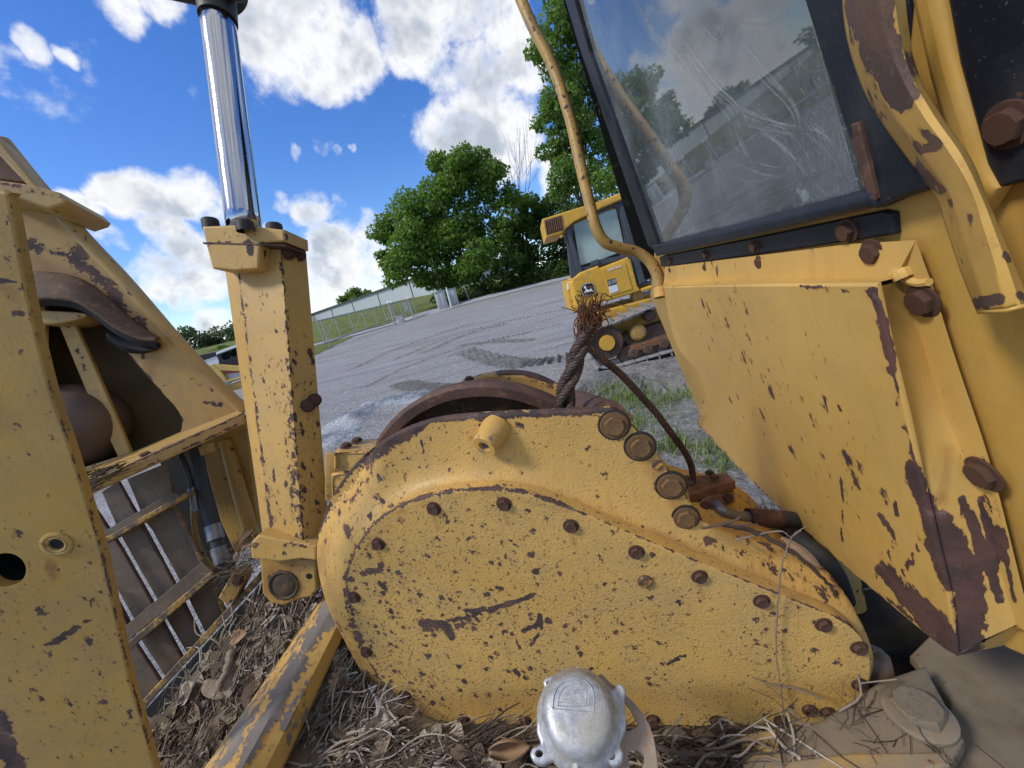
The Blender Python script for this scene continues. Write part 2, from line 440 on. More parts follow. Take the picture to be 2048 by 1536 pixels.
def blackpaint(name, col=(.011, .013, .019), dust=.28):
    t = NT(name); co = t.coord(); w = t.attr('wear'); n = t.noise(co, 12, 7, .7); n2 = t.noise(co, 70, 4, .6); n3 = t.noise(co, 260, 2, .5)
    c = t.mix(t.mul(t.ramp(n, .42, .75), dust), col, (.10, .095, .09)); c = t.mix(t.mul(t.ramp(n3, .66, .76), .5), c, (.14, .13, .13))
    c = t.mix(t.ramp(t.add(n2, t.mul(n, .4)), .93, .98), c, (.34, .33, .31))
    e = t.ramp(t.add(w, t.mul(t.math('SUBTRACT', n, .5), 1.6)), .55, .6); c = t.mix(e, c, t.mix(n2, (.05, .028, .024), (.15, .07, .045)))
    return t.out(t.bsdf(c, t.add(.45, t.mul(t.math('SUBTRACT', n, .5), .4)), 0., t.bump(n2, .25, .001), spec=.28))
def make_mats():
    M = {}
    M['cover'] = paint('cast_cover_paint', (.575, .338, .080), chip=.5, cscale=62, spk=1.05, pit=.8, dirt=.25, bumpy=.45, dusty=.12)
    M['housing'] = paint('winch_housing_paint', (.575, .335, .080), chip=.35, cscale=50, spk=.8, pit=.75, dirt=.3, bumpy=.4, streak=.4)
    M['guard'] = paint('cab_guard_paint', (.61, .365, .085), chip=.34, cscale=46, spk=.2, dirt=.12, stretch=(1, 1, .45), rot=(.2, .4, 0), bumpy=.06, streak=.25, scr=.5, brown=(.115, .056, .042), dark=(.06, .036, .03))
    M['wall'] = paint('cab_wall_paint', (.57, .325, .062), chip=.1, cscale=26, spk=0., dirt=.2, bumpy=.08, streak=.35, brown=(.15, .085, .052), dark=(.075, .048, .036))
    M['cyl'] = paint('cylinder_paint', (.53, .315, .078), chip=.5, cscale=75, spk=.5, dirt=.22, stretch=(1, 1, .6), bumpy=.1, streak=.3, brown=(.075, .046, .036))
    M['left'] = paint('side_plate_paint', (.44, .255, .046), chip=.42, cscale=66, spk=.6, dirt=.4, stretch=(1, 1, .7), bumpy=.35, streak=.25, dusty=.1)
    M['arch'] = paint('arch_paint', (.48, .295, .078), chip=.3, cscale=30, spk=.3, dirt=.4, bumpy=.1, streak=.4, dusty=.2)
    M['bar'] = paint('worn_bar_paint', (.55, .31, .064), chip=.5, cscale=32, spk=.4, dirt=.2, stretch=(1, 1, .5), bumpy=.3, streak=.3, brown=(.21, .175, .14), dark=(.14, .118, .098))
    M['rail'] = paint('rail_paint', (.40, .235, .05), chip=1.9, cscale=60, spk=1.2, dirt=.65, bumpy=.2, streak=.2)
    M['farpaint'] = paint('far_machine_paint', (.64, .35, .025), chip=.12, cscale=7, spk=0, dirt=.4, bumpy=.0, streak=.5, scr=0., brown=(.2, .07, .02))
    M['loaderpaint'] = paint('loader_paint', (.55, .36, .08), chip=.1, cscale=5, spk=0, dirt=.2, bumpy=0., scr=0.)
    M['rustbolt'] = rusty('rusty_bolt', (.105, .050, .030), (.035, .022, .018), (.26, .12, .05), .7, 26)
    M['yellowbolt'] = rusty('painted_bolt', (.13, .07, .04), (.06, .04, .03), (.30, .15, .05), .65, 30, (.48, .26, .05), .55)
    M['rust'] = rusty('brown_rust', (.115, .058, .040), (.05, .032, .026), (.20, .10, .05), .62, 9)
    M['drumrust'] = rusty('drum_rust', (.085, .06, .035), (.04, .032, .024), (.20, .11, .04), .8, 7)
    M['slat'] = rusty('slat_rust', (.20, .155, .108), (.12, .096, .072), (.22, .14, .06), .6, 9, (.36, .23, .07), .66)
    M['orange'] = rusty('orange_rust', (.21, .095, .042), (.12, .06, .035), (.30, .15, .06), .75, 14)
    M['wire'] = rusty('wire_rust', (.085, .05, .038), (.032, .024, .022), (.20, .09, .05), .55, 30)
    M['fray'] = rusty('frayed_wire_rust', (.16, .062, .026), (.08, .035, .018), (.28, .12, .04), .7, 30)
    M['lip'] = rusty('worn_rubber_lip', (.15, .088, .055), (.085, .058, .042), (.24, .13, .06), .7, 10)
    M['rubber'] = plain('black_rubber', (.018, .018, .018), .7)
    M['hose'] = plain('hose_rubber', (.035, .037, .040), .55, 0, .4, 40)
    M['fitting'] = plain('steel_fitting', (.22, .22, .22), .45, .7, .3, 60)
    M['black'] = blackpaint('black_paint')
    M['deck'] = paint('dusty_deck', (.085, .066, .045), chip=.2, cscale=20, spk=.6, dirt=.6, bumpy=.5, dusty=.6, streak=.1)
    M['deck2'] = paint('dirty_deck_paint', (.40, .24, .06), chip=.8, cscale=30, spk=1.5, dirt=1., bumpy=.5, dusty=.85, streak=.3)
    M['slatbar'] = rusty('worn_bar', (.20, .145, .095), (.11, .085, .06), (.30, .19, .09), .7, 22, (.42, .26, .065), .53)
    M['dark'] = plain('shade_black', (.006, .006, .006), .9)  # near-black standing in for the shade in holes and gaps
    M['inside'] = plain('cab_interior', (.02, .022, .022), .9)
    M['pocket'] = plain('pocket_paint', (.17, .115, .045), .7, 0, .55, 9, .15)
    M['ball'] = plain('greasy_steel', (.10, .066, .045), .5, 0, .5, 12, .3, .002, .5)
    M['grease'] = plain('black_grease', (.03, .022, .015), .5, 0, .5, 40, .5, .003)
    t = NT('chrome'); co = t.coord(); n = t.noise(t.map(co, (60, 60, 2)), 1, 3)
    M['chrome'] = t.out(t.bsdf((.44, .45, .47), t.ramp(n, .3, .8, .10, .20), 1., t.bump(n, .03, .0005)))
    t = NT('cast_aluminium'); co = t.coord(); n = t.noise(co, 90, 5, .65); n2 = t.noise(co, 14, 5, .6); n3 = t.noise(co, 380, 3, .6)
    c = t.mix(t.ramp(n, .35, .7), (.36, .365, .37), (.60, .605, .61)); c = t.mix(t.mul(t.ramp(n2, .42, .62), .75), c, (.42, .38, .29)); c = t.mix(t.mul(t.ramp(n3, .6, .7), .6), c, (.14, .14, .14))
    M['alu'] = t.out(t.bsdf(c, t.ramp(n2, .3, .7, .40, .65), .5, t.bump(t.add(n, t.mul(n3, .8)), .35, .0012)))
    M['bracket'] = rusty('dusty_bracket', (.36, .27, .19), (.26, .20, .14), (.34, .17, .08), .8, 22)
    # glass: thin tinted pane, dirt film and scratches
    t = NT('tinted_glass'); co = t.coord(); w = t.attr('wear')
    ln = t.math('ABSOLUTE', t.math('SUBTRACT', t.noise(t.map(co, (5, 2, 1.6), rot=(.3, .2, .7)), 6, 2, .5, 1.8), .5)); ln2 = t.math('ABSOLUTE', t.math('SUBTRACT', t.noise(t.map(co, (3, 7, 1.5), rot=(.8, .1, .2)), 9, 3, .6, 1.2), .5))
    f = t.mul(t.math('MAXIMUM', t.ramp(ln, .01, .0), t.ramp(ln2, .012, .0)), t.ramp(t.noise(co, 3.2, 2), .45, .62))
    film = t.add(.11, t.mul(t.ramp(t.noise(co, 5, 7, .72), .32, .75), .26)); sp = t.mul(t.ramp(t.noise(co, 130, 2), .70, .76), .25)
    dust = t.math('MAXIMUM', t.add(t.add(film, t.mul(f, .22)), sp), t.mul(t.ramp(t.add(w, t.mul(t.math('SUBTRACT', t.noise(co, 60, 4, .7), .5), 1.2)), .3, .8), .55))
    fr = t.node('ShaderNodeFresnel'); fr.inputs[0].default_value = 1.62
    tr = t.node('ShaderNodeBsdfTransparent'); tr.inputs[0].default_value = (.42, .50, .47, 1)
    gl = t.node('ShaderNodeBsdfGlossy'); gl.inputs[0].default_value = (1, 1, 1, 1); gl.inputs[1].default_value = .02
    m1 = t.node('ShaderNodeMixShader'); t.L.new(t.math('MULTIPLY', fr.outputs[0], 1.6, clamp=True), m1.inputs[0]); t.L.new(tr.outputs[0], m1.inputs[1]); t.L.new(gl.outputs[0], m1.inputs[2])
    df = t.node('ShaderNodeBsdfDiffuse'); df.inputs[0].default_value = (.38, .42, .43, 1)
    m2 = t.node('ShaderNodeMixShader'); t.L.new(dust, m2.inputs[0]); t.L.new(m1.outputs[0], m2.inputs[1]); t.L.new(df.outputs[0], m2.inputs[2])
    M['glass'] = t.out(m2.outputs[0])
    t = NT('dusty_scuff'); d_ = t.node('ShaderNodeBsdfDiffuse'); d_.inputs[0].default_value = (.42, .44, .42, 1); tr = t.node('ShaderNodeBsdfTransparent'); m1 = t.node('ShaderNodeMixShader'); t.L.new(t.ramp(t.noise(t.coord(), 30, 4, .7), .3, .7, .02, .17), m1.inputs[0]); t.L.new(tr.outputs[0], m1.inputs[1]); t.L.new(d_.outputs[0], m1.inputs[2]); M['scuff'] = t.out(m1.outputs[0])
    t = NT('far_glass'); M['farglass'] = t.out(t.bsdf(t.mix(t.ramp(t.noise(t.coord(), 1.4, 4), .3, .7), (.13, .19, .18), (.30, .38, .36)), .12, 0., spec=.8))
    M['fargrey'] = plain('dark_cab_frame', (.055, .062, .072), .6, 0, .3, 6)
    M['fartrack'] = rusty('track_rust', (.10, .06, .042), (.05, .036, .03), (.20, .09, .04), .7, 6)
    M['shoe'] = plain('track_shoe_steel', (.30, .28, .26), .5, .2, .4, 9)
    M['white'] = plain('white_paint', (.75, .75, .73), .6, 0, .08, 5)
    M['offwhite'] = plain('loader_white', (.62, .66, .68), .5, 0, .06, 5)
    M['blackfar'] = plain('black_sticker', (.012, .012, .013), .5)
    M['red'] = plain('red_hose', (.30, .03, .03), .5)
    M['redlight'] = plain('red_reflector', (.30, .06, .05), .4)
    M['galv'] = plain('galvanised_steel', (.36, .38, .38), .45, .5, .15, 8)
    M['siding'] = None
    t = NT('metal_siding'); co = t.coord('Object'); sx = t.node('ShaderNodeSeparateXYZ'); t.put(sx.inputs[0], co)
    r = t.math('SINE', t.mul(sx.outputs[0], 2 * math.pi / .6)); n = t.noise(co, .35, 4)
    M['siding'] = t.out(t.bsdf(t.mix(t.mul(t.ramp(r, .6, 1.), .35), t.mix(n, (.38, .41, .41), (.46, .49, .49)), (.27, .29, .30)), .45, .0, t.bump(r, .5, .03)))
    M['roofedge'] = plain('dark_roof_trim', (.07, .06, .06), .6)
    M['cabinet'] = plain('utility_grey', (.42, .44, .43), .55, 0, .1, 3)
    M['concrete'] = plain('pale_concrete', (.55, .55, .54), .8, 0, .12, 2)
    # foliage
    def leaf(name, a, b, trans=.45):
        t = NT(name); tn = t.attr('tint'); c = t.mix(tn, a, b)
        d = t.bsdf(c, .5, 0., spec=.3); tl = t.node('ShaderNodeBsdfTranslucent'); t.put(tl.inputs[0], t.mix(.5, c, (b[0] * 1.3, b[1] * 1.3, b[2] * .6)))
        m = t.node('ShaderNodeMixShader'); m.inputs[0].default_value = trans; t.L.new(d, m.inputs[1]); t.L.new(tl.outputs[0], m.inputs[2]); return t.out(m.outputs[0])
    M['leafA'] = leaf('broad_leaf', (.036, .095, .017), (.19, .31, .055)); M['leafB'] = leaf('ash_leaf', (.042, .105, .024), (.21, .33, .068)); M['leafD'] = leaf('dark_leaf', (.022, .056, .014), (.10, .17, .036))
    M['leafF'] = leaf('far_leaf', (.045, .080, .040), (.10, .15, .065)); M['leafL'] = leaf('light_leaf', (.07, .14, .025), (.17, .27, .06)); M['grassb'] = leaf('grass_blade', (.07, .12, .025), (.26, .33, .09), .3)
    M['bark'] = plain('bark', (.075, .06, .048), .9, 0, .4, 4, .6, .02)
    t = NT('litter'); tn = t.attr('tint'); r = t.node('ShaderNodeValToRGB'); t.put(r.inputs[0], tn); el = r.color_ramp.elements
    for i, (p, c) in enumerate([(0, (.025, .019, .015)), (.2, (.075, .052, .036)), (.4, (.17, .125, .085)), (.6, (.30, .235, .165)), (.8, (.44, .38, .30)), (1, (.58, .54, .47))]):
        e = el[i] if i < 2 else el.new(p); e.position = p; e.color = c + (1,)
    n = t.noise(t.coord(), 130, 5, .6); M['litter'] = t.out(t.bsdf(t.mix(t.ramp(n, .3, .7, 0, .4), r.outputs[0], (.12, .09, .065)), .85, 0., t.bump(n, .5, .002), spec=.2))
    M['twig'] = plain('grey_twig', (.19, .145, .105), .85, 0, .5, 60, .7, .002)
    M['darktwig'] = plain('dark_twig', (.085, .052, .035), .85, 0, .5, 60, .7, .002)
    M['lichen'] = plain('lichen_twig', (.34, .31, .25), .9, 0, .6, 70, .8, .003)
    M['wood'] = plain('weathered_wood', (.30, .24, .175), .9, 0, .65, 45, 1., .006)
    M['deadleaf'] = plain('dead_leaf', (.30, .19, .11), .75, 0, .45, 35, .6, .003)
    M['greenleaf'] = plain('green_leaf', (.16, .26, .05), .6, 0, .3, 30)
    return M
# ---------------------------------------------------------------- camera, light, sky
M = make_mats()
cd = bpy.data.cameras.new('camera'); cam = bpy.data.objects.new('camera', cd); COL.objects.link(cam); SC.camera = cam
cd.sensor_width = 36; cd.lens = 36 * FPX / 2048; cd.clip_start = .02; cd.clip_end = 5000
mw = Matrix.Identity(4)
for i, v in enumerate((_R, _U, -_F)):
    for j in range(3): mw[j][i] = v[j]
mw.translation = Vector(CAM); cam.matrix_world = mw
SUN = unit((-.80, -.30, .85))
sd = bpy.data.lights.new('sun', 'SUN'); so = bpy.data.objects.new('sun', sd); COL.objects.link(so)
sd.energy = SUN_E; sd.angle = R_(SUN_A); sd.color = (1, .96, .9)
so.rotation_euler = Vector(SUN).to_track_quat('Z', 'Y').to_euler(); so.location = (0, 0, 30)
def pdir(px, py): return unit(c2w(((px - CX) / FPX, (py - CY) / FPX, 1)))
def make_world():
    t = NT('', True); d = t.vmath('NORMALIZE', t.coord('Generated'))
    sky = t.node('ShaderNodeTexSky'); sky.sky_type = 'NISHITA'; sky.sun_disc = False; sky.sun_elevation = math.asin(SUN[2]); sky.sun_rotation = math.atan2(SUN[0], SUN[1])
    sky.air_density = 1.0; sky.dust_density = .3; sky.ozone_density = 3.0
    hs = t.node('ShaderNodeHueSaturation'); hs.inputs['Hue'].default_value = .514; hs.inputs['Saturation'].default_value = 1.3; hs.inputs['Value'].default_value = 1.; t.L.new(sky.outputs[0], hs.inputs['Color'])
    # cumulus banks: round heaps at compass directions, broken up by fractal noise
    sz = t.node('ShaderNodeSeparateXYZ'); t.L.new(d, sz.inputs[0])
    wob = t.noise(d, 4.5, 5, .6, 0, 1); dw = t.vmath('NORMALIZE', t.vmath('ADD', d, t.vmath('MULTIPLY', t.vmath('SUBTRACT', wob, (.5, .5, .5)), (.13, .13, .13))))
    heaps = [(600, 60, 150), (690, 110, 85), (530, 20, 90), (640, 160, 55), (830, 40, 100), (790, 110, 45), (930, 20, 70), (1010, 40, 60),
             (960, 190, 115), (1010, 270, 90), (900, 270, 78), (862, 310, 40), (1050, 130, 60), (1120, 330, 60),
             (160, 425, 62), (270, 400, 78), (370, 395, 70), (420, 430, 50), (200, 488, 40), (330, 490, 62), (300, 555, 70), (390, 545, 70), (245, 560, 36), (360, 600, 46), (420, 648, 52), (360, 660, 20),
             (620, 412, 42), (560, 398, 26), (672, 412, 24), (690, 500, 85), (740, 450, 40), (640, 560, 75), (740, 560, 75), (660, 630, 50), (560, 470, 30),
             (640, 300, 20), (600, 312, 15), (668, 303, 13), (650, 296, 13), (700, 296, 9), (30, 45, 42), (240, 15, 60), (330, 12, 46), (100, 60, 30)]
    tot = None
    for (x, y, r) in heaps:
        r = r * (.76 if r > 80 else .88); c = pdir(x, y); e = pdir(x + r, y); ang = math.acos(min(1, c @ e)); v = t.vmath('DOT_PRODUCT', dw, tuple(c))
        m = t.ramp(v, math.cos(ang * 1.5), math.cos(ang * (.35 if r > 30 else .05)), 0., 1. if r > 46 else (.78 if r > 26 else .58))
        tot = m if tot is None else t.math('MAXIMUM', tot, m)
    # the rest of the sky, away from these banks, carries the same broken cloud
    cz = t.math('MAXIMUM', sz.outputs[2], .06); cmb = t.node('ShaderNodeCombineXYZ'); t.L.new(t.math('DIVIDE', sz.outputs[0], cz), cmb.inputs[0]); t.L.new(t.math('DIVIDE', sz.outputs[1], cz), cmb.inputs[1])
    field = t.ramp(t.noise(cmb.outputs[0], .55, 6, .58), .47, .60)
    view = t.ramp(t.vmath('DOT_PRODUCT', d, tuple(_F)), .45, .70)
    tot = t.math('MAXIMUM', tot, t.mul(field, t.math('SUBTRACT', 1., view)))
    n1 = t.noise(d, 9, 8, .62, .2); n2 = t.noise(d, 26, 6, .6, .1)
    dens = t.add(tot, t.mul(t.math('SUBTRACT', t.add(t.mul(n1, .68), t.mul(n2, .32)), .5), 2.8))
    mask = t.ramp(dens, .26, 1.05)
    n1a = t.noise(d, 7, 4, .55, .2); n1b = t.noise(t.vmath('ADD', d, (-.03, -.012, .07)), 7, 4, .55, .2)
    lit = t.ramp(t.math('SUBTRACT', n1a, n1b), -.14, .10); thick = t.ramp(dens, .5, 1.15)
    cc = t.mix(t.math('SUBTRACT', thick, t.mul(lit, .85), clamp=True), (1.02, 1.03, 1.04), (.50, .56, .66))
    b1 = t.node('ShaderNodeBackground'); t.L.new(hs.outputs[0], b1.inputs[0]); b1.inputs[1].default_value = SKY_S
    b2 = t.node('ShaderNodeBackground'); t.L.new(cc, b2.inputs[0]); b2.inputs[1].default_value = CLOUD_S
    mx = t.node('ShaderNodeMixShader'); t.L.new(mask, mx.inputs[0]); t.L.new(b1.outputs[0], mx.inputs[1]); t.L.new(b2.outputs[0], mx.inputs[2]); t.out(mx.outputs[0], True)
make_world()
SC.view_settings.view_transform = 'Standard'; SC.view_settings.look = 'None'; SC.view_settings.exposure = EXPO; SC.view_settings.gamma = 1
SC.cycles.max_bounces = 6; SC.cycles.diffuse_bounces = 3; SC.cycles.glossy_bounces = 3; SC.cycles.transparent_max_bounces = 12; SC.cycles.transmission_bounces = 4
SC.cycles.use_adaptive_sampling = True; SC.cycles.adaptive_threshold = .02; SC.cycles.use_denoising = True; SC.cycles.sample_clamp_indirect = 6
# ---------------------------------------------------------------- terrain
def terr(x, y):
    x, y = np.asarray(x, float), np.asarray(y, float)
    return np.interp(y, [0, 17, 26, 45, 52, 62, 98, 150, 420], [0, 0, .55, .75, 1.5, 2.2, 4.6, 3.8, 3.8])
def ghit(px, py):
    d = M3 @ np.array([(px - CX) / FPX, (py - CY) / FPX, 1.]); t = 1.
    for _ in range(4000):
        P = CAM + d * t
        if P[2] <= terr(P[0], P[1]): break
        t *= 1.004
    return CAM + d * t
def gpath(pts): return np.array([ghit(*p)[:2] for p in pts])
paths = [  # grouser prints of tracked machines: path, half width, ridge spacing, depth
    (gpath([(1140, 712), (1085, 722), (1030, 726), (975, 716), (930, 702)]), .42, .19, .035),
    (gpath([(925, 690), (985, 684), (1060, 680)]), .30, .17, .018),
    (gpath([(905, 782), (870, 776), (835, 774), (800, 768)]), .34, .17, .035),
    (gpath([(1130, 618), (1020, 642), (930, 664), (860, 690), (790, 720)]), .16, .22, .025),
    (gpath([(1120, 648), (1010, 676), (900, 712)]), .15, .22, .018),
    (gpath([(1135, 600), (1000, 630), (880, 668), (780, 704), (700, 740)]), .20, .24, .03),
    (gpath([(1060, 665), (940, 690), (830, 728), (740, 770)]), .16, .2, .02),
    (gpath([(1010, 648), (960, 660), (900, 682), (850, 705)]), .3, .2, .014),
    (gpath([(1400, 745), (1330, 765), (1270, 775), (1200, 765)]), .45, .2, .05)]
def hnoise(x, y, seed, f):
    r = np.random.default_rng(seed); o = np.zeros_like(x)
    for _ in range(7):
        a = r.uniform(0, 6.28); k = f * r.uniform(.6, 1.8); o = o + np.sin(x * k * math.cos(a) + y * k * math.sin(a) + r.uniform(0, 6.28))
    return o / 7
MOUND = [(ghit(700, 845)[:2], .75, .16), (ghit(760, 815)[:2], .8, .15), (ghit(820, 800)[:2], .7, .12), (ghit(660, 880)[:2], .8, .10)]
def make_ground():
    def axis(segs):
        return np.concatenate([np.arange(a, b, s) for a, b, s in segs])
    xs = axis([(-900, -60, 60), (-60, -20, 4), (-20, -9, .5), (-9, -4.5, .10), (-4.5, 4.2, .032), (4.2, 9, .14), (9, 20, .5), (20, 60, 4), (60, 901, 60)])
    ys = axis([(-900, -60, 60), (-60, -8, 4), (-8, 1.2, .6), (1.2, 10.5, .036), (10.5, 21, .065), (21, 30, .4), (30, 70, 2), (70, 160, 6), (160, 1500, 60)])
    X, Y = np.meshgrid(xs, ys); x, y = X.ravel(), Y.ravel(); P2 = np.stack([x, y], 1)
    near = np.exp(-np.maximum(0, np.hypot(x, y) - 12) / 6)
    z = terr(x, y) + near * (.02 * hnoise(x, y, 1, 1.6) + .012 * hnoise(x, y, 2, 5) + .006 * hnoise(x, y, 3, 17) + .004 * hnoise(x, y, 5, 45))
    mud = np.zeros(len(x)); wet = np.zeros(len(x)); pale = np.zeros(len(x)); m = (x > -9) & (x < 9) & (y > 1) & (y < 22); idx = np.where(m)[0]; q = P2[m]
    for pth, hw, sp, dep in paths:
        best = np.full(len(q), 1e9); s = np.zeros(len(q)); acc = 0.
        pth = catmull(pth, False, 8)
        for a, b in zip(pth[:-1], pth[1:]):
            ab = b - a; L = np.linalg.norm(ab); t = np.clip((q - a) @ ab / L ** 2, 0, 1); dd = np.linalg.norm(q - a - t[:, None] * ab, axis=1); k = dd < best
            s[k] = acc + t[k] * L; best[k] = dd[k]; acc += L
        w = np.clip((hw * (1 + .15 * hnoise(q[:, 0], q[:, 1], 8, 6)) - best) / .07, 0, 1)
        rid = np.abs(((s + .02 * hnoise(q[:, 0], q[:, 1], 9, 9)) / sp) % 1 - .5) * 2
        z[idx] += w * 1.7 * dep * (1.6 * np.clip(1 - rid * 2.1, 0, 1) - .6); mud[idx] = np.maximum(mud[idx], w); wet[idx] = np.maximum(wet[idx], w * np.clip(rid - .35, 0, 1))
    for c, r, h in MOUND:
        g = np.exp(-((x - c[0]) ** 2 + (y - c[1]) ** 2) / (r * .62) ** 2); z += h * g; pale = np.maximum(pale, np.clip(g * 1.6, 0, 1))
    z += .05 * pale * near * np.maximum(0, hnoise(x, y, 23, 7)) + .02 * pale * near * hnoise(x, y, 24, 30)
    # churned mud in front of the other machine
    c = ghit(1290, 745); g = np.exp(-(((x - c[0]) / 1.9) ** 2 + ((y - c[1]) / .75) ** 2)); z += near * g * (.05 * hnoise(x, y, 11, 11) + .035 * hnoise(x, y, 12, 27) + .02 * hnoise(x, y, 13, 60)); mud = np.maximum(mud, np.clip(g * 1.8, 0, 1))
    c = ghit(1400, 900); g = np.exp(-(((x - c[0]) / 1.2) ** 2 + ((y - c[1]) / 1.4) ** 2)); soil = np.clip(g * 1.6, 0, 1); z += near * g * .02 * hnoise(x, y, 15, 24)
    nx, ny = len(xs), len(ys); i, j = np.meshgrid(np.arange(nx - 1), np.arange(ny - 1)); a = (j * nx + i).ravel()
    F = np.stack([a, a + 1, a + nx + 1, a + nx], 1)
    me = bpy.data.meshes.new('gravel_yard'); me.from_pydata(np.stack([x, y, z], 1).tolist(), [], F.tolist())
    for nm, v in (('mud', mud), ('wet', wet), ('pale', pale), ('soil', soil)): me.attributes.new(nm, 'FLOAT', 'POINT').data.foreach_set('value', v)
    me.polygons.foreach_set('use_smooth', [True] * len(me.polygons))
    t = NT('gravel'); co = t.coord(); n = t.noise(co, .6, 6, .65); n2 = t.noise(co, 3.5, 6, .7); v = t.voro(co, 26, 'F1', 'Color'); vd = t.voro(co, 26); v2 = t.voro(co, 80, 'F1', 'Color'); fine = t.noise(co, 60, 4, .7)
    sv = t.node('ShaderNodeSeparateColor'); t.put(sv.inputs[0], v); s2 = t.node('ShaderNodeSeparateColor'); t.put(s2.inputs[0], v2)
    band = t.noise(t.map(co, (.10, .85, 1), rot=(0, 0, -.35)), 1.6, 7, .68)
    g = t.mix(t.mul(t.add(sv.outputs[0], s2.outputs[1]), .5), (.155, .149, .141), (.61, .59, .56))
    g = t.mix(t.ramp(fine, .40, .62, 0, .7), g, (.155, .15, .142)); g = t.mix(t.ramp(band, .50, .66, 0, .6), g, (.19, .18, .168)); g = t.mix(t.ramp(band, .45, .30, 0, .4), g, (.55, .535, .51)); g = t.mix(t.ramp(n2, .52, .7, 0, .4), g, (.20, .175, .14))
    md = t.mix(t.ramp(n2, .3, .65), (.10, .094, .084), (.27, .255, .23)); g = t.mix(t.mul(t.attr('mud'), .85), g, md)
    pa = t.mix(t.ramp(t.noise(co, 2.1, 5, .65), .42, .62), (.17, .19, .215), (.46, .47, .46)); pa = t.mix(t.ramp(t.noise(co, 34, 4, .7), .45, .75, 0, .6), pa, (.52, .52, .49)); g = t.mix(t.ramp(t.add(t.attr('pale'), t.mul(t.math('SUBTRACT', n2, .5), .7)), .35, .6), g, pa)
    so = t.mix(t.ramp(t.noise(co, 9, 6, .7), .35, .65), (.13, .12, .10), (.30, .285, .255)); g = t.mix(t.mul(t.attr('soil'), .9), g, so)
    rg = t.math('SUBTRACT', .9, t.mul(t.math('MAXIMUM', t.attr('wet'), t.mul(t.ramp(band, .56, .66), .3)), .62))
    h = t.add(t.add(t.mul(vd, .5), t.mul(fine, .5)), t.mul(n2, .8))
    me.materials.append(t.out(t.bsdf(g, rg, 0., t.bump(h, 1., .045), spec=.35)))
    o = link(me, 'gravel_yard', (0, 0, 0)); props(o, 'grey gravel yard with wet ruts, grouser prints and churned mud', 'ground', kind='structure')
make_ground()
def sheet(name, poly, zoff, step, mat, label, cat):
    P = densify(np.asarray(poly, float), step); lo, hi = P.min(0), P.max(0)
    gx, gy = np.meshgrid(np.arange(lo[0], hi[0], step), np.arange(lo[1], hi[1], step)); g = np.stack([gx.ravel(), gy.ravel()], 1) + rng.uniform(-.2, .2, (gx.size, 2)) * step; g = g[inside(g, P)]; g = g[segdist(g, P, True) > step * .4]
    k = len(P); r = delaunay_2d_cdt([Vector(p) for p in np.concatenate([P, g])], [(i, (i + 1) % k) for i in range(k)], [], 1, 1e-6)
    V = np.array([tuple(p) for p in r[0]]); z = terr(V[:, 0], V[:, 1]) + zoff
    o = MB().add(np.c_[V, z], [list(f) for f in r[2]]).build(name, mat, angle=180); props(o, label, cat, kind='structure'); return o
t = NT('meadow'); co = t.coord(); n = t.noise(co, .5, 6, .7); n2 = t.noise(t.map(co, (1, 3, 1)), 2.2, 5, .7)
M['meadow'] = t.out(t.bsdf(t.mix(t.ramp(t.add(t.mul(n, .5), t.mul(n2, .5)), .38, .62), (.085, .125, .028), (.25, .25, .085)), .9, 0., t.bump(n2, 1., .2), spec=.1))
t = NT('road_gravel'); co = t.coord(); n = t.noise(co, .7, 6, .7)
M['road'] = t.out(t.bsdf(t.mix(n, (.26, .27, .28), (.44, .45, .46)), .9, 0., t.bump(t.noise(co, 8, 4, .7), .4, .03), spec=.2))
jag = lambda a, k=.25: np.concatenate([[p, ] for p in densify(np.asarray(a), 1.5, False) + 0]) + rng.normal(0, k, (len(densify(np.asarray(a), 1.5, False)), 2))
near_edge = jag(gpath([(560, 742), (600, 722), (637, 706), (690, 682), (740, 660), (790, 643), (836, 630)]), .3)
lawn_far = np.array([[60., 62], [60, 300], [-260, 300], [-260, 18]])
rr = gpath([(836, 630), (870, 618), (940, 600), (1040, 576), (1140, 552)]); rr = np.array([[p[0], min(p[1], 62)] for p in rr])
sheet('meadow', np.concatenate([near_edge, np.array([[-8.2, 49.5], [-3, 50.5], [2, 51], [10, 51], [30, 54]]), lawn_far]), .03, 3., M['meadow'], 'mown meadow sloping up to the long metal shed', 'grass field')
sheet('road', np.array([[-120, 32.5], [-40, 33.5], [-22, 35], [-13, 38], [-9.2, 44], [-4, 46.2], [4, 47], [30, 47.5], [60, 49], [60, 53], [28, 51.6], [8, 50.2], [-2, 50.0], [-9, 48.6], [-13.5, 43.5], [-22, 38.6], [-40, 37], [-120, 36.5]]), .06, 1.5, M['road'], 'pale gravel road curving past the trees', 'road')
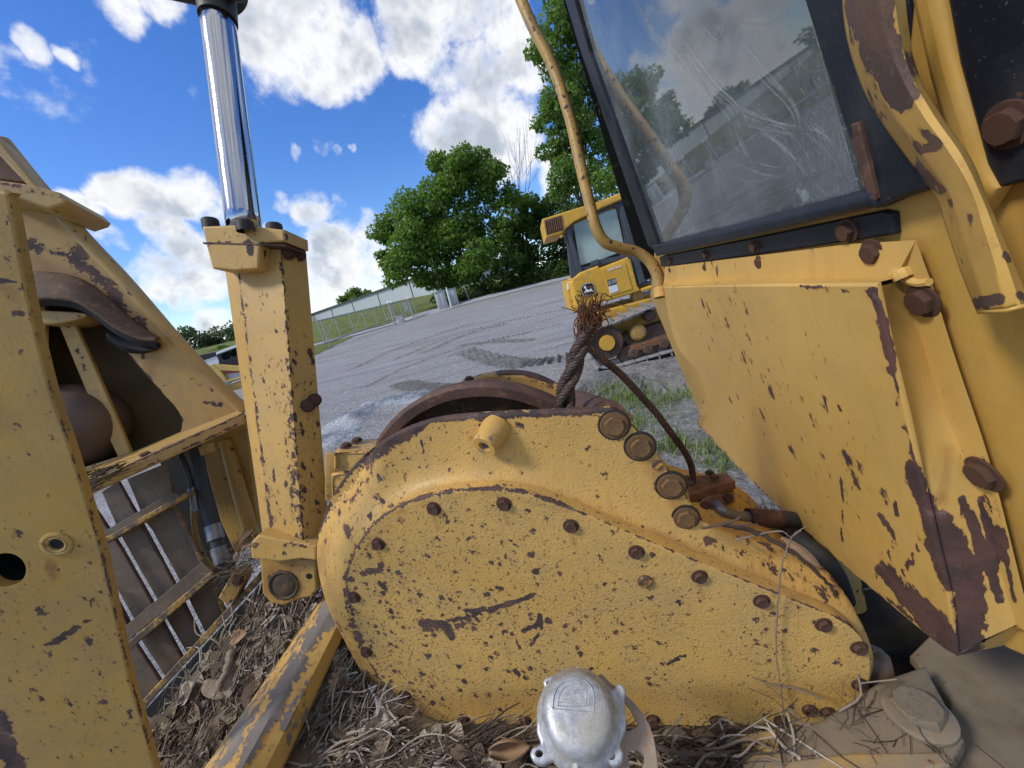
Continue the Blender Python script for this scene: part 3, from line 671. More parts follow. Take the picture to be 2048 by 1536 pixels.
# ---------------------------------------------------------------- warehouse, gate, cabinets
def posty(px, py, y):
    d = M3 @ np.array([(px - CX) / FPX, (py - CY) / FPX, 1.]); return CAM + d * y / d[1]
def warehouse():
    A, At = posty(630, 660, 146), posty(627, 631, 146); B, Bt = posty(845, 590, 92), posty(848, 546, 92)
    x = unit((B - A) * [1, 1, 0]); zt = (At[2] + Bt[2]) / 2 + .1; A0 = A - x * 30; A0[2] = 2.0; L = np.linalg.norm((B - A0)[:2]) + 6; nrm = np.cross(x, [0, 0, 1.])
    root = thing('warehouse', A0, 'long pale metal shed with dark roof edge beyond the meadow', 'warehouse')
    w = MB(); W = 24.; hh = zt - 2.0
    c = np.array([L / 2, W / 2, hh / 2]); w.box(c, (L / 2, 0, 0), (0, W / 2, 0), (0, 0, hh / 2)); V = w.V[0]
    Rm = np.stack([x, -nrm, [0, 0, 1.]]); o = w.build('wall', M['siding'], origin=(0, 0, 0)); o.parent = root
    ang = math.atan2(x[1], x[0]); root.rotation_euler = (0, 0, ang)
    def sub(b, nm, mat): q = b.build(nm, mat, origin=(0, 0, 0)); q.parent = root; return q
    b = MB(); b.add([(-.4, -.4, hh), (L + .4, -.4, hh), (L + .4, W / 2, hh + 1.1), (-.4, W / 2, hh + 1.1), (L + .4, W + .4, hh), (-.4, W + .4, hh)], [[0, 1, 2, 3], [3, 2, 4, 5], [0, 3, 5], [1, 4, 2], [0, 5, 4, 1]]); rf = sub(b, 'roof', M['roofedge'])
    b = MB(); b.box((L / 2, -.5, hh - .1), (L / 2 + .4, 0, 0), (0, .09, 0), (0, 0, .16)); sub(b, 'gutter', M['roofedge'])
    for i in range(6):
        b = MB(); b.box((L * (.16 + .15 * i), -.08, hh / 2 - .3), (.08, 0, 0), (0, .06, 0), (0, 0, hh / 2 - .3)); sub(b, 'downpipe', M['roofedge'])
warehouse()
def gate():
    PL = [posty(652, 694, 27.2), posty(831, 622, 48)]; A, B = PL; A[2] = terr(A[0], A[1]) + .42; B[2] = terr(B[0], B[1]) + .35
    d = B - A; h = 1.55; up = np.array([0, 0, h]); root = thing('cantilever_gate', A, 'long low galvanised sliding gate of open braced tubes across the meadow edge', 'gate')
    f = MB(); r = .045
    for o in (np.zeros(3), up): f.tube([A + o, B + o], r, 8)
    f.build('frame', M['galv'], root)
    for i in range(10):
        p = A + d * i / 9; b = MB(); b.tube([p, p + up], .035, 8); b.build('upright', M['galv'], root)
    for i in range(9):
        p, q = A + d * i / 9, A + d * (i + 1) / 9
        if i % 2: p, q = q, p
        b = MB(); b.tube([p, q + up] if i < 4 else [p + up, q], .026, 6); b.build('brace', M['galv'], root)
    for k, (f_, hh, lab) in enumerate([(.02, 2.1, 'thin galvanised post at the near end of the sliding gate'), (.63, 2.35, 'thick galvanised gate post with a white cap midway along the gate'), (.92, 2.35, 'thick galvanised gate post with a white cap near the far end of the gate')]):
        p = A + d * f_ + np.array([.12, -.2, 0]); p[2] = terr(p[0], p[1]) - .1; rt = thing('gate_post', p, lab, 'post', 'posts along the sliding gate')
        b = MB(); b.tube([p, p + [0, 0, hh]], .05 if k == 0 else .1, 10); b.build('post_shaft', M['galv'], rt)
        if k:
            b = MB(); b.lathe(p + [0, 0, hh], (0, 0, 1.), [(.13, 0), (.15, .08), (.1, .18), (0, .22)], 14); b.build('cap', M['white'], rt)
            b = MB(); b.box(p + [.25, 0, hh + .05], (.16, 0, 0), (0, .08, 0), (0, 0, .1), bev=.03); b.build('roller_guide', M['white'], rt)
    p = A + d * .74; p[2] = terr(p[0], p[1]); rt = thing('control_box', p, 'grey motor box on the ground beside the sliding gate', 'box')
    b = MB(); b.box(p + [0, -.4, .38], (.38, 0, 0), (0, .25, 0), (0, 0, .4), bev=.04); b.build('casing', M['cabinet'], rt); b = MB(); b.box(p + [0, -.4, .81], (.42, 0, 0), (0, .29, 0), (0, 0, .03), bev=.01); b.build('lid', M['galv'], rt)
    p = A + d * .85; q = p + up * .52; rt = thing('notice_sign', q, 'blank pale notice board hung on the far bays of the sliding gate', 'sign'); ax = unit(d * [1, 1, 0])
    b = MB(); b.box(q + [0, -.08, .1], ax * .55, (0, .012, 0), (0, 0, .5), bev=.01); b.build('board', M['offwhite'], rt)
    for s in (-.3, .3): b = MB(); b.tube([q + ax * s + [0, -.07, .55], q + ax * s + [0, -.0, .8]], .015, 6); b.build('hook', M['galv'], rt)
gate()
def cabinets():
    for (px, py, y, w, hh, lab) in [(884, 606, 47.5, .95, 2.0, 'nearer light grey utility cabinet left of the white marker post'), (906, 598, 48.6, .85, 1.9, 'light grey utility cabinet right of the white marker post')]:
        p = posty(px, py, y); p[2] = terr(p[0], p[1]); rt = thing('utility_cabinet', p, lab, 'cabinet', 'utility cabinets by the road')
        b = MB(); b.box(p + [0, 0, hh / 2], (w / 2 + .1, .12, 0), (-.1, w / 2, 0), (0, 0, hh / 2), bev=.04); b.build('casing', M['cabinet'], rt)
        b = MB(); b.box(p + [0, 0, hh + .05], (w / 2 + .16, .12, 0), (-.1, w / 2 + .06, 0), (0, 0, .05), bev=.02); b.build('lid', M['galv'], rt)
        for s in (-.25, .25):
            b = MB(); b.box(p + [s * w * 1.05, -w / 2 - .05 + s * .1, hh / 2], (.21 * w, .03, 0), (0, .015, 0), (0, 0, hh * .42), bev=.01); b.build('door', M['cabinet'], rt)
    p = posty(899, 600, 46.5); p[2] = terr(p[0], p[1]); rt = thing('marker_post', p, 'slim white post standing between the two utility cabinets', 'post')
    b = MB(); b.tube([p, p + [0, 0, 2.3]], .08, 10); b.build('post_shaft', M['white'], rt); b = MB(); b.lathe(p + [0, 0, 2.3], (0, 0, 1.), [(.1, 0), (.1, .05), (0, .1)], 12); b.build('cap', M['white'], rt)
    for i, (px, py, lab) in enumerate([(935, 585, 'thin leaning fence post under the dark trees beside the cabinets')]):
        p = posty(px, py, 49.5); p[2] = terr(p[0], p[1]); rt = thing('fence_post', p, lab, 'post'); b = MB(); b.tube([p, p + [-.25, 0, 1.9]], .045, 8); b.build('post_shaft', M['galv'], rt)
        b = MB(); b.lathe(p + [-.25, 0, 1.9], (0, 0, 1.), [(.06, 0), (.05, .05), (0, .07)], 10); b.build('cap', M['galv'], rt)
cabinets()
# ---------------------------------------------------------------- trees
def leaves(b, C, Rr, n, size, shade=.5, droop=.35, flat=.8, shell=.55):
    """n small leaf quads scattered through round clumps"""
    C = np.asarray(C, float); Rr = np.asarray(Rr, float); w = Rr ** 2; k = rng.choice(len(C), n, p=w / w.sum())
    v = rng.normal(0, 1, (n, 3)); v /= np.linalg.norm(v, axis=1, keepdims=True); v[:, 2] = np.where(v[:, 2] < -.3, v[:, 2] * .6, v[:, 2])
    rad = rng.uniform(0, 1, n) ** (1 / 3) * (1 - shell) + shell * rng.uniform(.75, 1.12, n) ** 1.
    P = C[k] + v * (Rr[k] * rad)[:, None] * [1, 1, flat]
    ax = rng.normal(0, 1, (n, 3)); ax[:, 2] -= droop * 1.2; ax += v * .7; ax /= np.linalg.norm(ax, axis=1, keepdims=True)
    nm = rng.normal(0, .8, (n, 3)) + [0, 0, .9]; sd_ = np.cross(ax, nm); sd_ /= np.maximum(np.linalg.norm(sd_, axis=1, keepdims=True), 1e-6)
    L = (size * rng.uniform(.55, 1.35, n))[:, None]; W = L * .34; up = np.cross(sd_, ax) * L * .10
    V = np.stack([P, P + ax * L * .5 + sd_ * W + up, P + ax * L - up, P + ax * L * .5 - sd_ * W + up], 1).reshape(-1, 3)
    F = np.arange(4 * n).reshape(n, 4).tolist()
    cl = rng.uniform(-.2, .2, len(C)); t = np.clip(rng.normal(shade, .2, n) + cl[k], .02, 1)
    b.add(V, F, np.repeat(t, 4)); return b
def clumps_from(px_list, y, ydep, sub=5, seed=0):
    r = np.random.default_rng(seed); C = []; S = []
    for (px, py, rp) in px_list:
        yy = y + r.uniform(-ydep, ydep); c = posty(px, py, yy); R = rp / FPX * np.linalg.norm(c - CAM) * 1.04
        for _ in range(sub):
            v = r.normal(0, 1, 3); v /= np.linalg.norm(v); C.append(c + v * R * .62 * [1, 1, .85]); S.append(R * r.uniform(.34, .58))
        C.append(c); S.append(R * .6)
    return np.array(C), np.array(S)
def tree(name, base, C, S, n, size, leafm, label, cat='tree', group=None, trunk=.35, shade=.5, limbs=9, droop=.35, shell=.55):
    rt = thing(name, base, label, cat, group); top = C[np.argmax(C[:, 2])]; b = MB(); cen = C.mean(0)
    spine = catmull3(np.array([base - [0, 0, .3], base * .7 + cen * .3 + rng.normal(0, .25, 3), cen * .8 + top * .2, top * .85 + cen * .15]), 6); b.tube(spine, np.linspace(trunk, trunk * .12, len(spine)), 9)
    for i in rng.choice(len(C), min(limbs, len(C)), replace=False):
        s = spine[rng.integers(4, 13)]; e = C[i]; mid = (s + e) / 2 + [0, 0, .12 * np.linalg.norm(e - s)]; pth = catmull3(np.array([s, mid, e]), 6); b.tube(pth, np.linspace(trunk * .36, trunk * .05, len(pth)), 6)
    b.build('trunk', M['bark'], rt, origin=base); leaves(MB_ := MB(), C, S, n, size, shade, droop, shell=shell); MB_.build('crown', M[leafm], rt, angle=180); return rt
TG = 'trees along the far side of the yard'
def forest():
    g = lambda px, py, y: (lambda p: np.array([p[0], p[1], terr(p[0], p[1])]))(posty(px, py, y))
    C, S = clumps_from([(930, 318, 40), (895, 335, 38), (975, 350, 42), (865, 385, 45), (930, 395, 60), (1000, 400, 36), (805, 420, 46), (850, 440, 60), (780, 462, 36), (930, 465, 66), (1000, 465, 40), (810, 490, 52), (870, 510, 60), (950, 530, 52), (800, 540, 40), (850, 560, 34), (765, 480, 16), (775, 512, 22), (900, 560, 36)], 54, 4.5, 6, 3)
    tree('broadleaf_tree', g(905, 585, 54), C, S, 42000, .44, 'leafA', 'big round green tree left of the bare branches, overhanging the cabinets', 'tree', TG, .45, .62, 22, shell=.45)
    C, S = clumps_from([(1035, 400, 26), (1060, 420, 30), (1040, 450, 32), (1075, 465, 34), (1035, 495, 36), (1090, 430, 30), (1110, 470, 36), (1060, 515, 36)], 57, 3, 5, 5)
    tree('broadleaf_tree', g(1045, 570, 57), C, S, 9000, .46, 'leafB', 'slender open tree between the round tree and the tallest tree, sky showing through', 'tree', TG, .3, .45, 9, shell=.4)
    C, S = clumps_from([(1120, 60, 45), (1095, 110, 34), (1150, 130, 45), (1110, 190, 40), (1170, 210, 44), (1095, 215, 26), (1130, 265, 46), (1190, 290, 44), (1110, 300, 34), (1160, 340, 46), (1210, 370, 40), (1125, 360, 40), (1180, 20, 46), (1150, -40, 55), (1240, 90, 60), (1250, 200, 60), (1260, 320, 56), (1075, 250, 14), (1200, -20, 60)], 44, 3.0, 6, 8)
    tree('ash_tree', g(1165, 540, 46), C, S, 34000, .40, 'leafB', 'tallest leafy tree rising behind the handrail and out of the top of the picture', 'tree', TG, .4, .6, 20, .6, shell=.45)
    # leafless tree
    base = g(1050, 560, 60); rt = thing('bare_tree', base, 'leafless grey tree with thin upright twigs against the clouds', 'tree', TG); b = MB(); tp = posty(1038, 300, 60)
    def grow(p, q, r, lev):
        m = (p + q) / 2 + rng.normal(0, .03 * np.linalg.norm(q - p), 3); pth = catmull3(np.array([p, m, q]), 5); b.tube(pth, np.linspace(r, r * .45, len(pth)), 5)
        if lev == 0: return
        for k in range(4):
            f = rng.uniform(.35, .95); s = p + (q - p) * f; d = (q - p) * rng.uniform(.35, .6) + rng.normal(0, .28 * np.linalg.norm(q - p), 3) * [.5, .4, .3]; grow(s, s + d, r * .5, lev - 1)
    grow(base, base * .45 + tp * .55, .28, 0); s0 = base * .45 + tp * .55
    for px, py in [(1028, 285), (1048, 270), (1062, 300), (1040, 255), (1015, 330)]: grow(base * .5 + tp * .5, posty(px, py, 60), .05, 1)
    b.build('trunk', M['bark'], rt, origin=base)
    # dark understorey trees behind the other machine
    C, S = clumps_from([(1010, 540, 42), (1060, 545, 40), (1110, 520, 42), (1150, 500, 42), (1120, 430, 46), (1160, 440, 46), (1090, 480, 36), (1200, 430, 50), (1230, 480, 50), (1170, 520, 36)], 52, 2, 6, 12)
    tree('dark_tree', g(1120, 555, 52), C, S, 17000, .42, 'leafD', 'dark dense tree filling the gap behind the parked yellow bulldozer', 'tree', TG, .3, .45, 8)
    b = MB(); C = []; S = []
    for px, py in [(925, 582), (950, 578), (975, 572), (1000, 566), (1025, 560), (1050, 555), (1075, 550), (1100, 544), (1125, 538), (1150, 530), (1180, 525), (880, 575)]:
        p = posty(px, py, 51.3); p[2] = terr(p[0], p[1]) + .6
        for _ in range(5): C.append(p + rng.normal(0, [1., .5, .5], 3)); S.append(rng.uniform(.5, 1.0))
    leaves(b, C, S, 9000, .32, .45); o = b.build('undergrowth', M['leafD'], angle=180); props(o, 'dark green undergrowth and vines along the foot of the trees', 'undergrowth', kind='stuff')
    C, S = clumps_from([(708, 592, 16), (690, 600, 13), (728, 592, 13), (712, 603, 20)], 165, 2, 5, 15)
    tree('small_round_tree', np.array([C[:, 0].mean(), C[:, 1].mean(), 4.]), C, S, 2600, 1.0, 'leafL', 'light green tree top showing over the roof of the metal shed', 'tree', None, .4, .5, 5)
    r = np.random.default_rng(4); C = []; S = []
    for x in np.arange(-190, -70, 2.6):
        y = 135 + 10 * math.sin(x * .05); hgt = 8.5 + 2.2 * math.sin(x * .21) + r.uniform(-1.2, 1.2)
        for k in range(5): C.append([x + r.normal(0, 1.5), y + r.normal(0, 3), 3.6 + hgt * (k + .6) / 5]); S.append(r.uniform(1.7, 3.0))
    leaves(b := MB(), C, S, 26000, 1.0, .5, .2); o = b.build('distant_wood', M['leafF'], angle=180); props(o, 'hazy wood along the horizon left of the cylinder', 'wood', kind='stuff')
    C, S = clumps_from([(438, 702, 8), (430, 706, 6), (447, 700, 7)], 75, 1, 4, 19)
    tree('yellow_green_bush', np.array([C[:, 0].mean(), C[:, 1].mean(), 3.]), C, S, 900, .6, 'leafL', 'small yellow green bush behind the roof of the compact loader', 'bush', None, .1, .7, 3)
forest()
def tufts():
    b = MB(); r = np.random.default_rng(6); spots = []
    for (px, py, rad, n) in [(1250, 800, .30, 260), (1225, 780, .22, 160), (1290, 815, .28, 140), (1265, 850, .2, 120), (1310, 905, .14, 70), (1360, 895, .16, 80), (1395, 790, .25, 160), (1430, 905, .2, 110), (1345, 885, .12, 50), (1290, 790, .35, 80), (1340, 800, .2, 90), (1440, 935, .12, 60), (1320, 850, .4, 50)]:
        c = ghit(px, py)
        for _ in range(int(n * 1.3)):
            p = c[:2] + r.normal(0, rad * .55, 2); h = r.uniform(.04, .13); a = r.uniform(0, 6.28); w = r.uniform(.003, .007); d = np.array([math.cos(a), math.sin(a), 0]); s = np.array([-d[1], d[0], 0]); o = np.array([p[0], p[1], .0]); le = r.uniform(.3, 1.) * h
            V = [o - s * w, o + s * w, o + d * le * .4 + [0, 0, h * .7] + s * w * .7, o + d * le * .4 + [0, 0, h * .7] - s * w * .7, o + d * le + [0, 0, h]]
            b.add(V, [[0, 1, 2, 3], [3, 2, 4]], np.clip(r.normal(.5, .25), .02, 1))
    o = b.build('grass', M['grassb'], angle=180); props(o, 'sparse green grass and weeds in the dirt behind the winch', 'grass', kind='stuff')
tufts()
# ================================================================ the crawler machine in the foreground
mach = thing('crawler_skidder', at(1000, 1480, .9) * [1, 1, 0], 'weathered yellow crawler tractor filling the foreground, with winch, hydraulic cylinder, arch and cab', 'crawler tractor')
a12 = R_(12)
W0 = Pl(at(1180, 1150, .72), (-math.sin(a12), -math.cos(a12), 0))       # face of the winch cover
# ---- winch ------------------------------------------------------
COVER = [(690, 1180), (697, 1130), (718, 1085), (750, 1045), (800, 1012), (860, 990), (960, 978), (1050, 985), (1150, 1020), (1250, 1062), (1400, 1125), (1500, 1165), (1600, 1205), (1680, 1238), (1718, 1268), (1738, 1300), (1744, 1338), (1735, 1380), (1710, 1412), (1675, 1440), (1635, 1453, 1), (1400, 1454), (1100, 1454), (900, 1449, 1), (850, 1434), (800, 1402), (750, 1348), (714, 1282), (696, 1225)]
COVS = smooth_outline(COVER)
BODY = [(800, 1462, 1), (740, 1378), (690, 1288), (652, 1210), (633, 1130), (637, 1060), (664, 992), (716, 922), (786, 870), (866, 840), (960, 829), (1080, 823), (1228, 817, 1), (1272, 858), (1330, 930), (1378, 1000), (1402, 1038), (1450, 1066), (1520, 1086), (1592, 1108), (1650, 1140), (1690, 1186), (1722, 1240), (1746, 1300), (1748, 1345), (1730, 1395), (1690, 1440), (1630, 1460, 1), (1400, 1460), (1000, 1462)]
def body_disp(px):
    d = segdist(px, COVS, True); ins = inside(px, COVS)
    left = np.clip((760 - px[:, 0]) / 60, 0, 1); slope = np.clip((px[:, 0] - 1420) / 90, 0, 1)
    prof = .046 * (1 - np.exp(-d / 26.)) ; prof = prof * (1 - left) + left * (.055 * (d / 60.) ** 1.6)
    prof = prof * (1 - slope) + slope * (.012 + .075 * np.clip(d / 90., 0, 1) ** 1.2)
    return np.where(ins, .0, np.minimum(prof, .09))
WH = W0.off(.010)
topedge = [(637, 1060), (664, 992), (716, 922), (786, 870), (866, 840), (960, 829), (1080, 823), (1228, 817)]
redge = [(1228, 817), (1272, 858), (1330, 930), (1378, 1000), (1402, 1038), (1450, 1066), (1520, 1086), (1592, 1108), (1650, 1140), (1690, 1186), (1722, 1240)]
wst = [(topedge, 16, .75), ([(735, 925), (790, 882), (850, 850)], 26, .72), ([(960, 836), (1080, 828), (1228, 826)], 12, .85), (redge, 9, .55), (COVS[:len(COVS) * 6 // 10], 10, .62), ([(745, 990), (800, 1020), (770, 1005)], 15, .62), ([(700, 965), (720, 990), (690, 1000)], 20, .58), ([(690, 1050), (700, 1080), (712, 1095)], 14, .68),
       ([(640, 1060), (633, 1130), (652, 1210), (690, 1288)], 60, .36), ([(1420, 1080), (1500, 1120), (1600, 1160), (1660, 1200)], 34, .52), ([(1540, 1100), (1610, 1130)], 16, .6), ([(840, 875), (850, 905)], 7, .8), ([(1310, 970), (1330, 1000)], 24, .5), ([(1270, 900), (1330, 960), (1370, 1030)], 40, .6, 'stain'), ([(870, 1000), (1000, 975), (1100, 990), (1300, 1065), (1600, 1190)], 26, .55, 'stain'), ([(640, 1100), (650, 1200), (700, 1300), (760, 1390)], 50, .5, 'stain'), ([(790, 900), (900, 940)], 60, .4, 'dens'), ([(660, 1020), (720, 960), (760, 1000)], 70, .9, 'dens'), ([(850, 850), (855, 920)], 30, .4, 'stain'), ([(975, 850), (1020, 840)], 40, .5, 'dens')]
b = MB(); b.plate(BODY, WH, .060, .005, .0075, disp=body_disp, smooth=True)
winch = b.build('winch', M['housing'], mach, wst, 40)
low = [(790, 1462, 1), (715, 1330), (670, 1220), (665, 1120), (700, 1050), (780, 1000), (960, 960), (1150, 980), (1400, 1090), (1600, 1150), (1700, 1240), (1735, 1330), (1690, 1440), (1630, 1466, 1)]
b = MB(); b.plate(low, W0.off(.112), .36, .02, .05, smooth=True); b.build('gear_case', M['housing'], winch)
cst = [(COVS[:len(COVS) * 6 // 10], 9, .72), (COVS, 5, .6), ([(930, 1222), (985, 1218), (1040, 1200), (1068, 1190)], 8, 1.0), ([(845, 1245), (890, 1248), (905, 1275), (897, 1262)], 13, .95), ([(900, 1240), (930, 1236), (955, 1226)], 8, .9), ([(1045, 1262), (1078, 1248), (1080, 1228), (1082, 1258)], 9, .95), ([(1062, 1290), (1078, 1268)], 6, 1.), ([(1025, 1268), (1042, 1300)], 3, 1.), ([(1230, 1150), (1245, 1160)], 4, .7), ([(1335, 1328), (1355, 1318), (1372, 1312)], 8, .95), ([(1030, 1340), (1038, 1352)], 9, .85), ([(735, 1145), (760, 1140)], 10, .95), ([(760, 1165), (772, 1180)], 9, .9), ([(1020, 1080), (1030, 1088)], 6, .8), ([(700, 1215), (720, 1225)], 14, .75), ([(700, 1190), (705, 1240), (720, 1290)], 26, .62), ([(850, 1255), (920, 1250), (980, 1232)], 24, .55), ([(1240, 1310), (1290, 1290)], 3, .9), ([(1490, 1255), (1500, 1270)], 5, .9), ([(1395, 1190), (1402, 1205)], 6, .8),
       ([(720, 1080), (760, 1180), (780, 1280), (820, 1360)], 110, 1.25, 'dens'), ([(800, 1200), (900, 1120), (960, 1250)], 130, .85, 'dens'), ([(960, 1100), (1100, 1180), (1060, 1340)], 130, .5, 'dens'), ([(1150, 1250), (1300, 1300)], 110, .35, 'dens'), ([(1500, 1300), (1560, 1330)], 100, .3, 'dens')]
for bx, by in [(868, 1017), (1008, 1008), (757, 1088), (1142, 1052), (1273, 1104), (1399, 1153), (1523, 1202)]: cst.append(([(bx, by + 14), (bx + 8, by + 40)], 11, .6, 'stain'))
cst.append(([(730, 1100), (800, 1020), (960, 985), (1150, 1025)], 14, .5, 'stain'))
b = MB(); b.plate(COVER, W0, .03, .004, .0075, smooth=True)
b.build('cover_plate', M['cover'], winch, cst, 40)
WN = W0.n
def wp(px, py, off=0.): return W0.off(off).hit([(px, py)])[0]
for bx, by in [(868, 1017), (1008, 1008), (757, 1088), (1142, 1052), (1273, 1104), (1399, 1153), (1523, 1202), (1647, 1249), (1718, 1295), (1720, 1369), (1655, 1425), (1563, 1441), (1433, 1441), (1306, 1439), (709, 1194), (733, 1303), (810, 1390), (927, 1437), (1050, 1440)]:
    bolt('cover_bolt', wp(bx, by), WN, .0108, M['rustbolt'], winch, True, False, True)
bolt('cover_bolt', wp(803, 1443, .03), WN, .014, M['yellowbolt'], winch)
for bx, by, r in [(1228, 850, .0195), (1280, 893, .0195), (1342, 971, .0195), (1371, 1035, .0175)]:
    p = wp(bx, by, .010 + float(body_disp(np.array([[bx, by]]))[0])); b = MB(); b.lathe(p, WN, [(r * 1.52, -.002), (r * 1.48, .0012), (r * 1.3, .0016), (0, .0014)], 30); b.build('recess_ring', M['grease'], winch); bolt('flange_bolt', p + WN * .003, WN, r * .95, M['yellowbolt'], winch, True, False, True, hz=.42)  # dark ring laid flat in place of the shaded recess round each bolt
b = MB(); p = wp(1315, 930, .056); b.lathe(p, WN, [(.0105, -.004), (.0105, .0015), (.009, .0035), (0, .0035)], 24); b.build('plug', M['yellowbolt'], winch)
for (bx, by, m) in [(1290, 1162, 'yellowbolt'), (1618, 1419, 'rustbolt')]:
    p = wp(bx, by); b = MB(); b.lathe(p, WN, [(.0135, -.002), (.0135, .003), (.011, .006), (.0075, .0065), (.006, -.004), (0, -.004)], 20); b.build('socket_plug', M[m], winch)
p0 = wp(985, 868, .05); p1 = at(968, 894, .702); ax = unit(p1 - p0); Lb = np.linalg.norm(p1 - p0)
b = MB(); b.lathe(p0, ax, [(.031, -.02), (.0275, .002), (.025, .010), (.0245, Lb - .004), (.0225, Lb), (.012, Lb), (.0105, Lb - .012), (0, Lb - .012)], 30)
b.build('boss', M['bar'], winch, [([(962, 905), (975, 880)], 30, .5)])
# drum, far side frame and shaft
WD = W0.off(.20); cpx = (1010, 1010)
ring = lambda r, ex=1.0: [(1005 + r * math.cos(t), 1012 + r * ex * math.sin(t)) for t in np.linspace(0, 2 * math.pi, 72, endpoint=False)]
b = MB(); dp = W0.off(.23); pc = dp.hit([(984, 1024)])[0]; rr = np.linalg.norm(dp.hit([(984, 768)])[0] - pc)
b.lathe(pc, WN, [(rr, -.035), (rr, .0), (rr - .006, .006), (rr - .026, .006), (rr - .032, -.012), (rr - .034, -.05), (rr * .35, -.055), (rr * .3, -.05), (rr * .3, -.02), (0, -.02)], 96)
drum = b.build('winch_drum', [M['drumrust']], mach)
b = MB(); b.lathe(pc, WN, [(rr + .001, -.034), (rr + .003, .0), (rr - .006, .0085), (rr - .028, .0085), (rr - .033, -.008)], 96); b.build('drum_flange', M['rust'], drum)
b = MB(); b.lathe(pc - WN * .12, WN, [(rr * .55, 0), (rr * .55, -.26)], 40); b.build('barrel', M['drumrust'], drum)
b = MB(); b.lathe(pc - WN * .38, WN, [(0, -.03), (rr * .8, -.03), (rr * .8, .02), (rr * .5, .025), (rr * .5, 0)], 72); b.build('far_flange', M['rust'], drum)
PF = W0.off(.58); far = [(895, 806), (922, 764), (972, 750), (1045, 752), (1090, 766), (1180, 800), (1330, 935), (1330, 1010), (900, 1010)]
b = MB(); b.plate(far, PF, .04, .006, .03, smooth=False); b.build('winch_far_frame', M['housing'], mach, [([(930, 750), (1040, 750), (1180, 800)], 12, .5)])
bolt('far_frame_bolt', PF.hit([(938, 759)])[0] + np.array([0, 0, .0]), (0, -.2, 1), .012, M['rustbolt'], mach)
sA = W0.off(.09).hit([(1222, 815)])[0]; sB = W0.off(.58).hit([(1150, 790)])[0]
b = MB(); b.tube([W0.off(.07).hit([(1215, 838)])[0], sB - [0, 0, .02]], .036, 28); b.build('cross_shaft', M['rust'], mach)
b = MB(); q0, q1 = W0.off(.10).hit([(1252, 838)])[0], PF.hit([(1186, 800)])[0]; b.bar(q0, q1, .03, .012, bev=.003); b.build('tie_bar', M['rail'], mach)
# yellow casting behind the left shoulder of the winch
bc = at(738, 925, .92); fx = unit(c2w((1, .03, .12))); fy = np.array([0, 0, 1.]); fz = unit(np.cross(fx, fy)); fy = np.cross(fz, fx)
A_ = [at(x, y, z) for x, y, z in [(672, 903, .90), (775, 900, .93), (708, 880, 1.02), (790, 876, 1.05)]]
wb = MB(); wb.plate([(670, 908), (800, 902), (800, 940), (672, 940)], Pl.cam(720, 920, .91, (-.05, .1, -1)), .05, .006, .02).plate([(664, 948), (800, 945), (790, 1030), (668, 1030)], Pl.cam(720, 960, .93, (-.05, .1, -1)), .06, .006, .02)
wb.loft([[A_[0], A_[1]], [A_[2], A_[3]]], 14, 8); wb.loft([[A_[0], at(672, 940, .90)], [A_[2], at(708, 920, 1.02)]], 6, 4)
cast = wb.build('winch_bracket', M['housing'], mach, [([(670, 908), (800, 902)], 10, .5)], solid=.004)
for x, y, z in [(692, 893, .935), (714, 882, .985)]: bolt('bracket_bolt', at(x, y, z) , (0, -.15, 1), .0105, M['rustbolt'], cast)
b = MB(); b.bar(at(664, 905, .93), at(664, 1000, .95), .012, .03, bev=.003); b.build('bracket_side', M['housing'], cast)
# ---- lift cylinder ------------------------------------------------
def ln(a, b_, k=26): return [at(a[0] + (b_[0] - a[0]) * t, a[1] + (b_[1] - a[1]) * t, a[2] + (b_[2] - a[2]) * t) for t in np.linspace(0, 1, k)]
b = MB(); L0, L1, L2, L3 = ln((449, 530, 1.0), (529, 1090, 1.0)), ln((474, 522, .955), (546, 1092, .95)), ln((560, 482, .935), (607, 1096, .925)), ln((611, 492, 1.0), (662, 1096, .985))
B0, B1 = ln((480, 522, 1.2), (560, 1095, 1.2)), ln((600, 500, 1.2), (650, 1095, 1.2))
b.loft([L0, L1, L2, L3, B1, B0], 60, 7, close=True); b.add([L0[0], L1[0], L2[0], L3[0], B1[0], B0[0]], [[0, 1, 2, 3, 4, 5]])
cyl = b.build('lift_cylinder', M['cyl'], mach, [([(560, 482), (607, 1096)], 13, .60), ([(474, 522), (546, 1092)], 7, .62), ([(575, 800), (600, 1096)], 34, .52), ([(575, 620), (590, 780)], 22, .40), ([(612, 560), (655, 1090)], 8, .30), ([(620, 700), (630, 730)], 12, .68), ([(545, 900), (560, 1090)], 22, .45), ([(590, 750), (640, 1090)], 60, .8, 'dens'), ([(520, 1080), (600, 1096)], 24, .5)], 20)
HP = Pl.cam(490, 500, .90, (-.02, .12, -1))
b = MB(); b.plate([(403, 452), (485, 449), (568, 459), (570, 483), (520, 486), (517, 538), (470, 542), (424, 537), (414, 500)], HP, .10, .005, .010)
head = b.build('cylinder_head', M['cyl'], cyl, [([(414, 486), (520, 486)], 6, .62), ([(497, 488), (502, 506)], 13, 1.), ([(410, 495), (420, 495)], 9, .8)])
b = MB(); b.plate([(405, 484), (571, 489), (571, 492), (405, 487)], HP.off(-.0015), .08, .0008, .02); b.build('seam', M['rust'], cyl)
for x, y, z in [(421, 447, .97), (549, 457, .97), (490, 452, .88)]:
    b = MB(); b.lathe(at(x, y, z), unit(c2w((-.12, -1, -.1))), [(.019, -.012), (.019, .008), (.016, .012), (.009, .012), (.009, .004), (0, .004)], 18); b.build('socket_bolt', M['grease'], cyl)
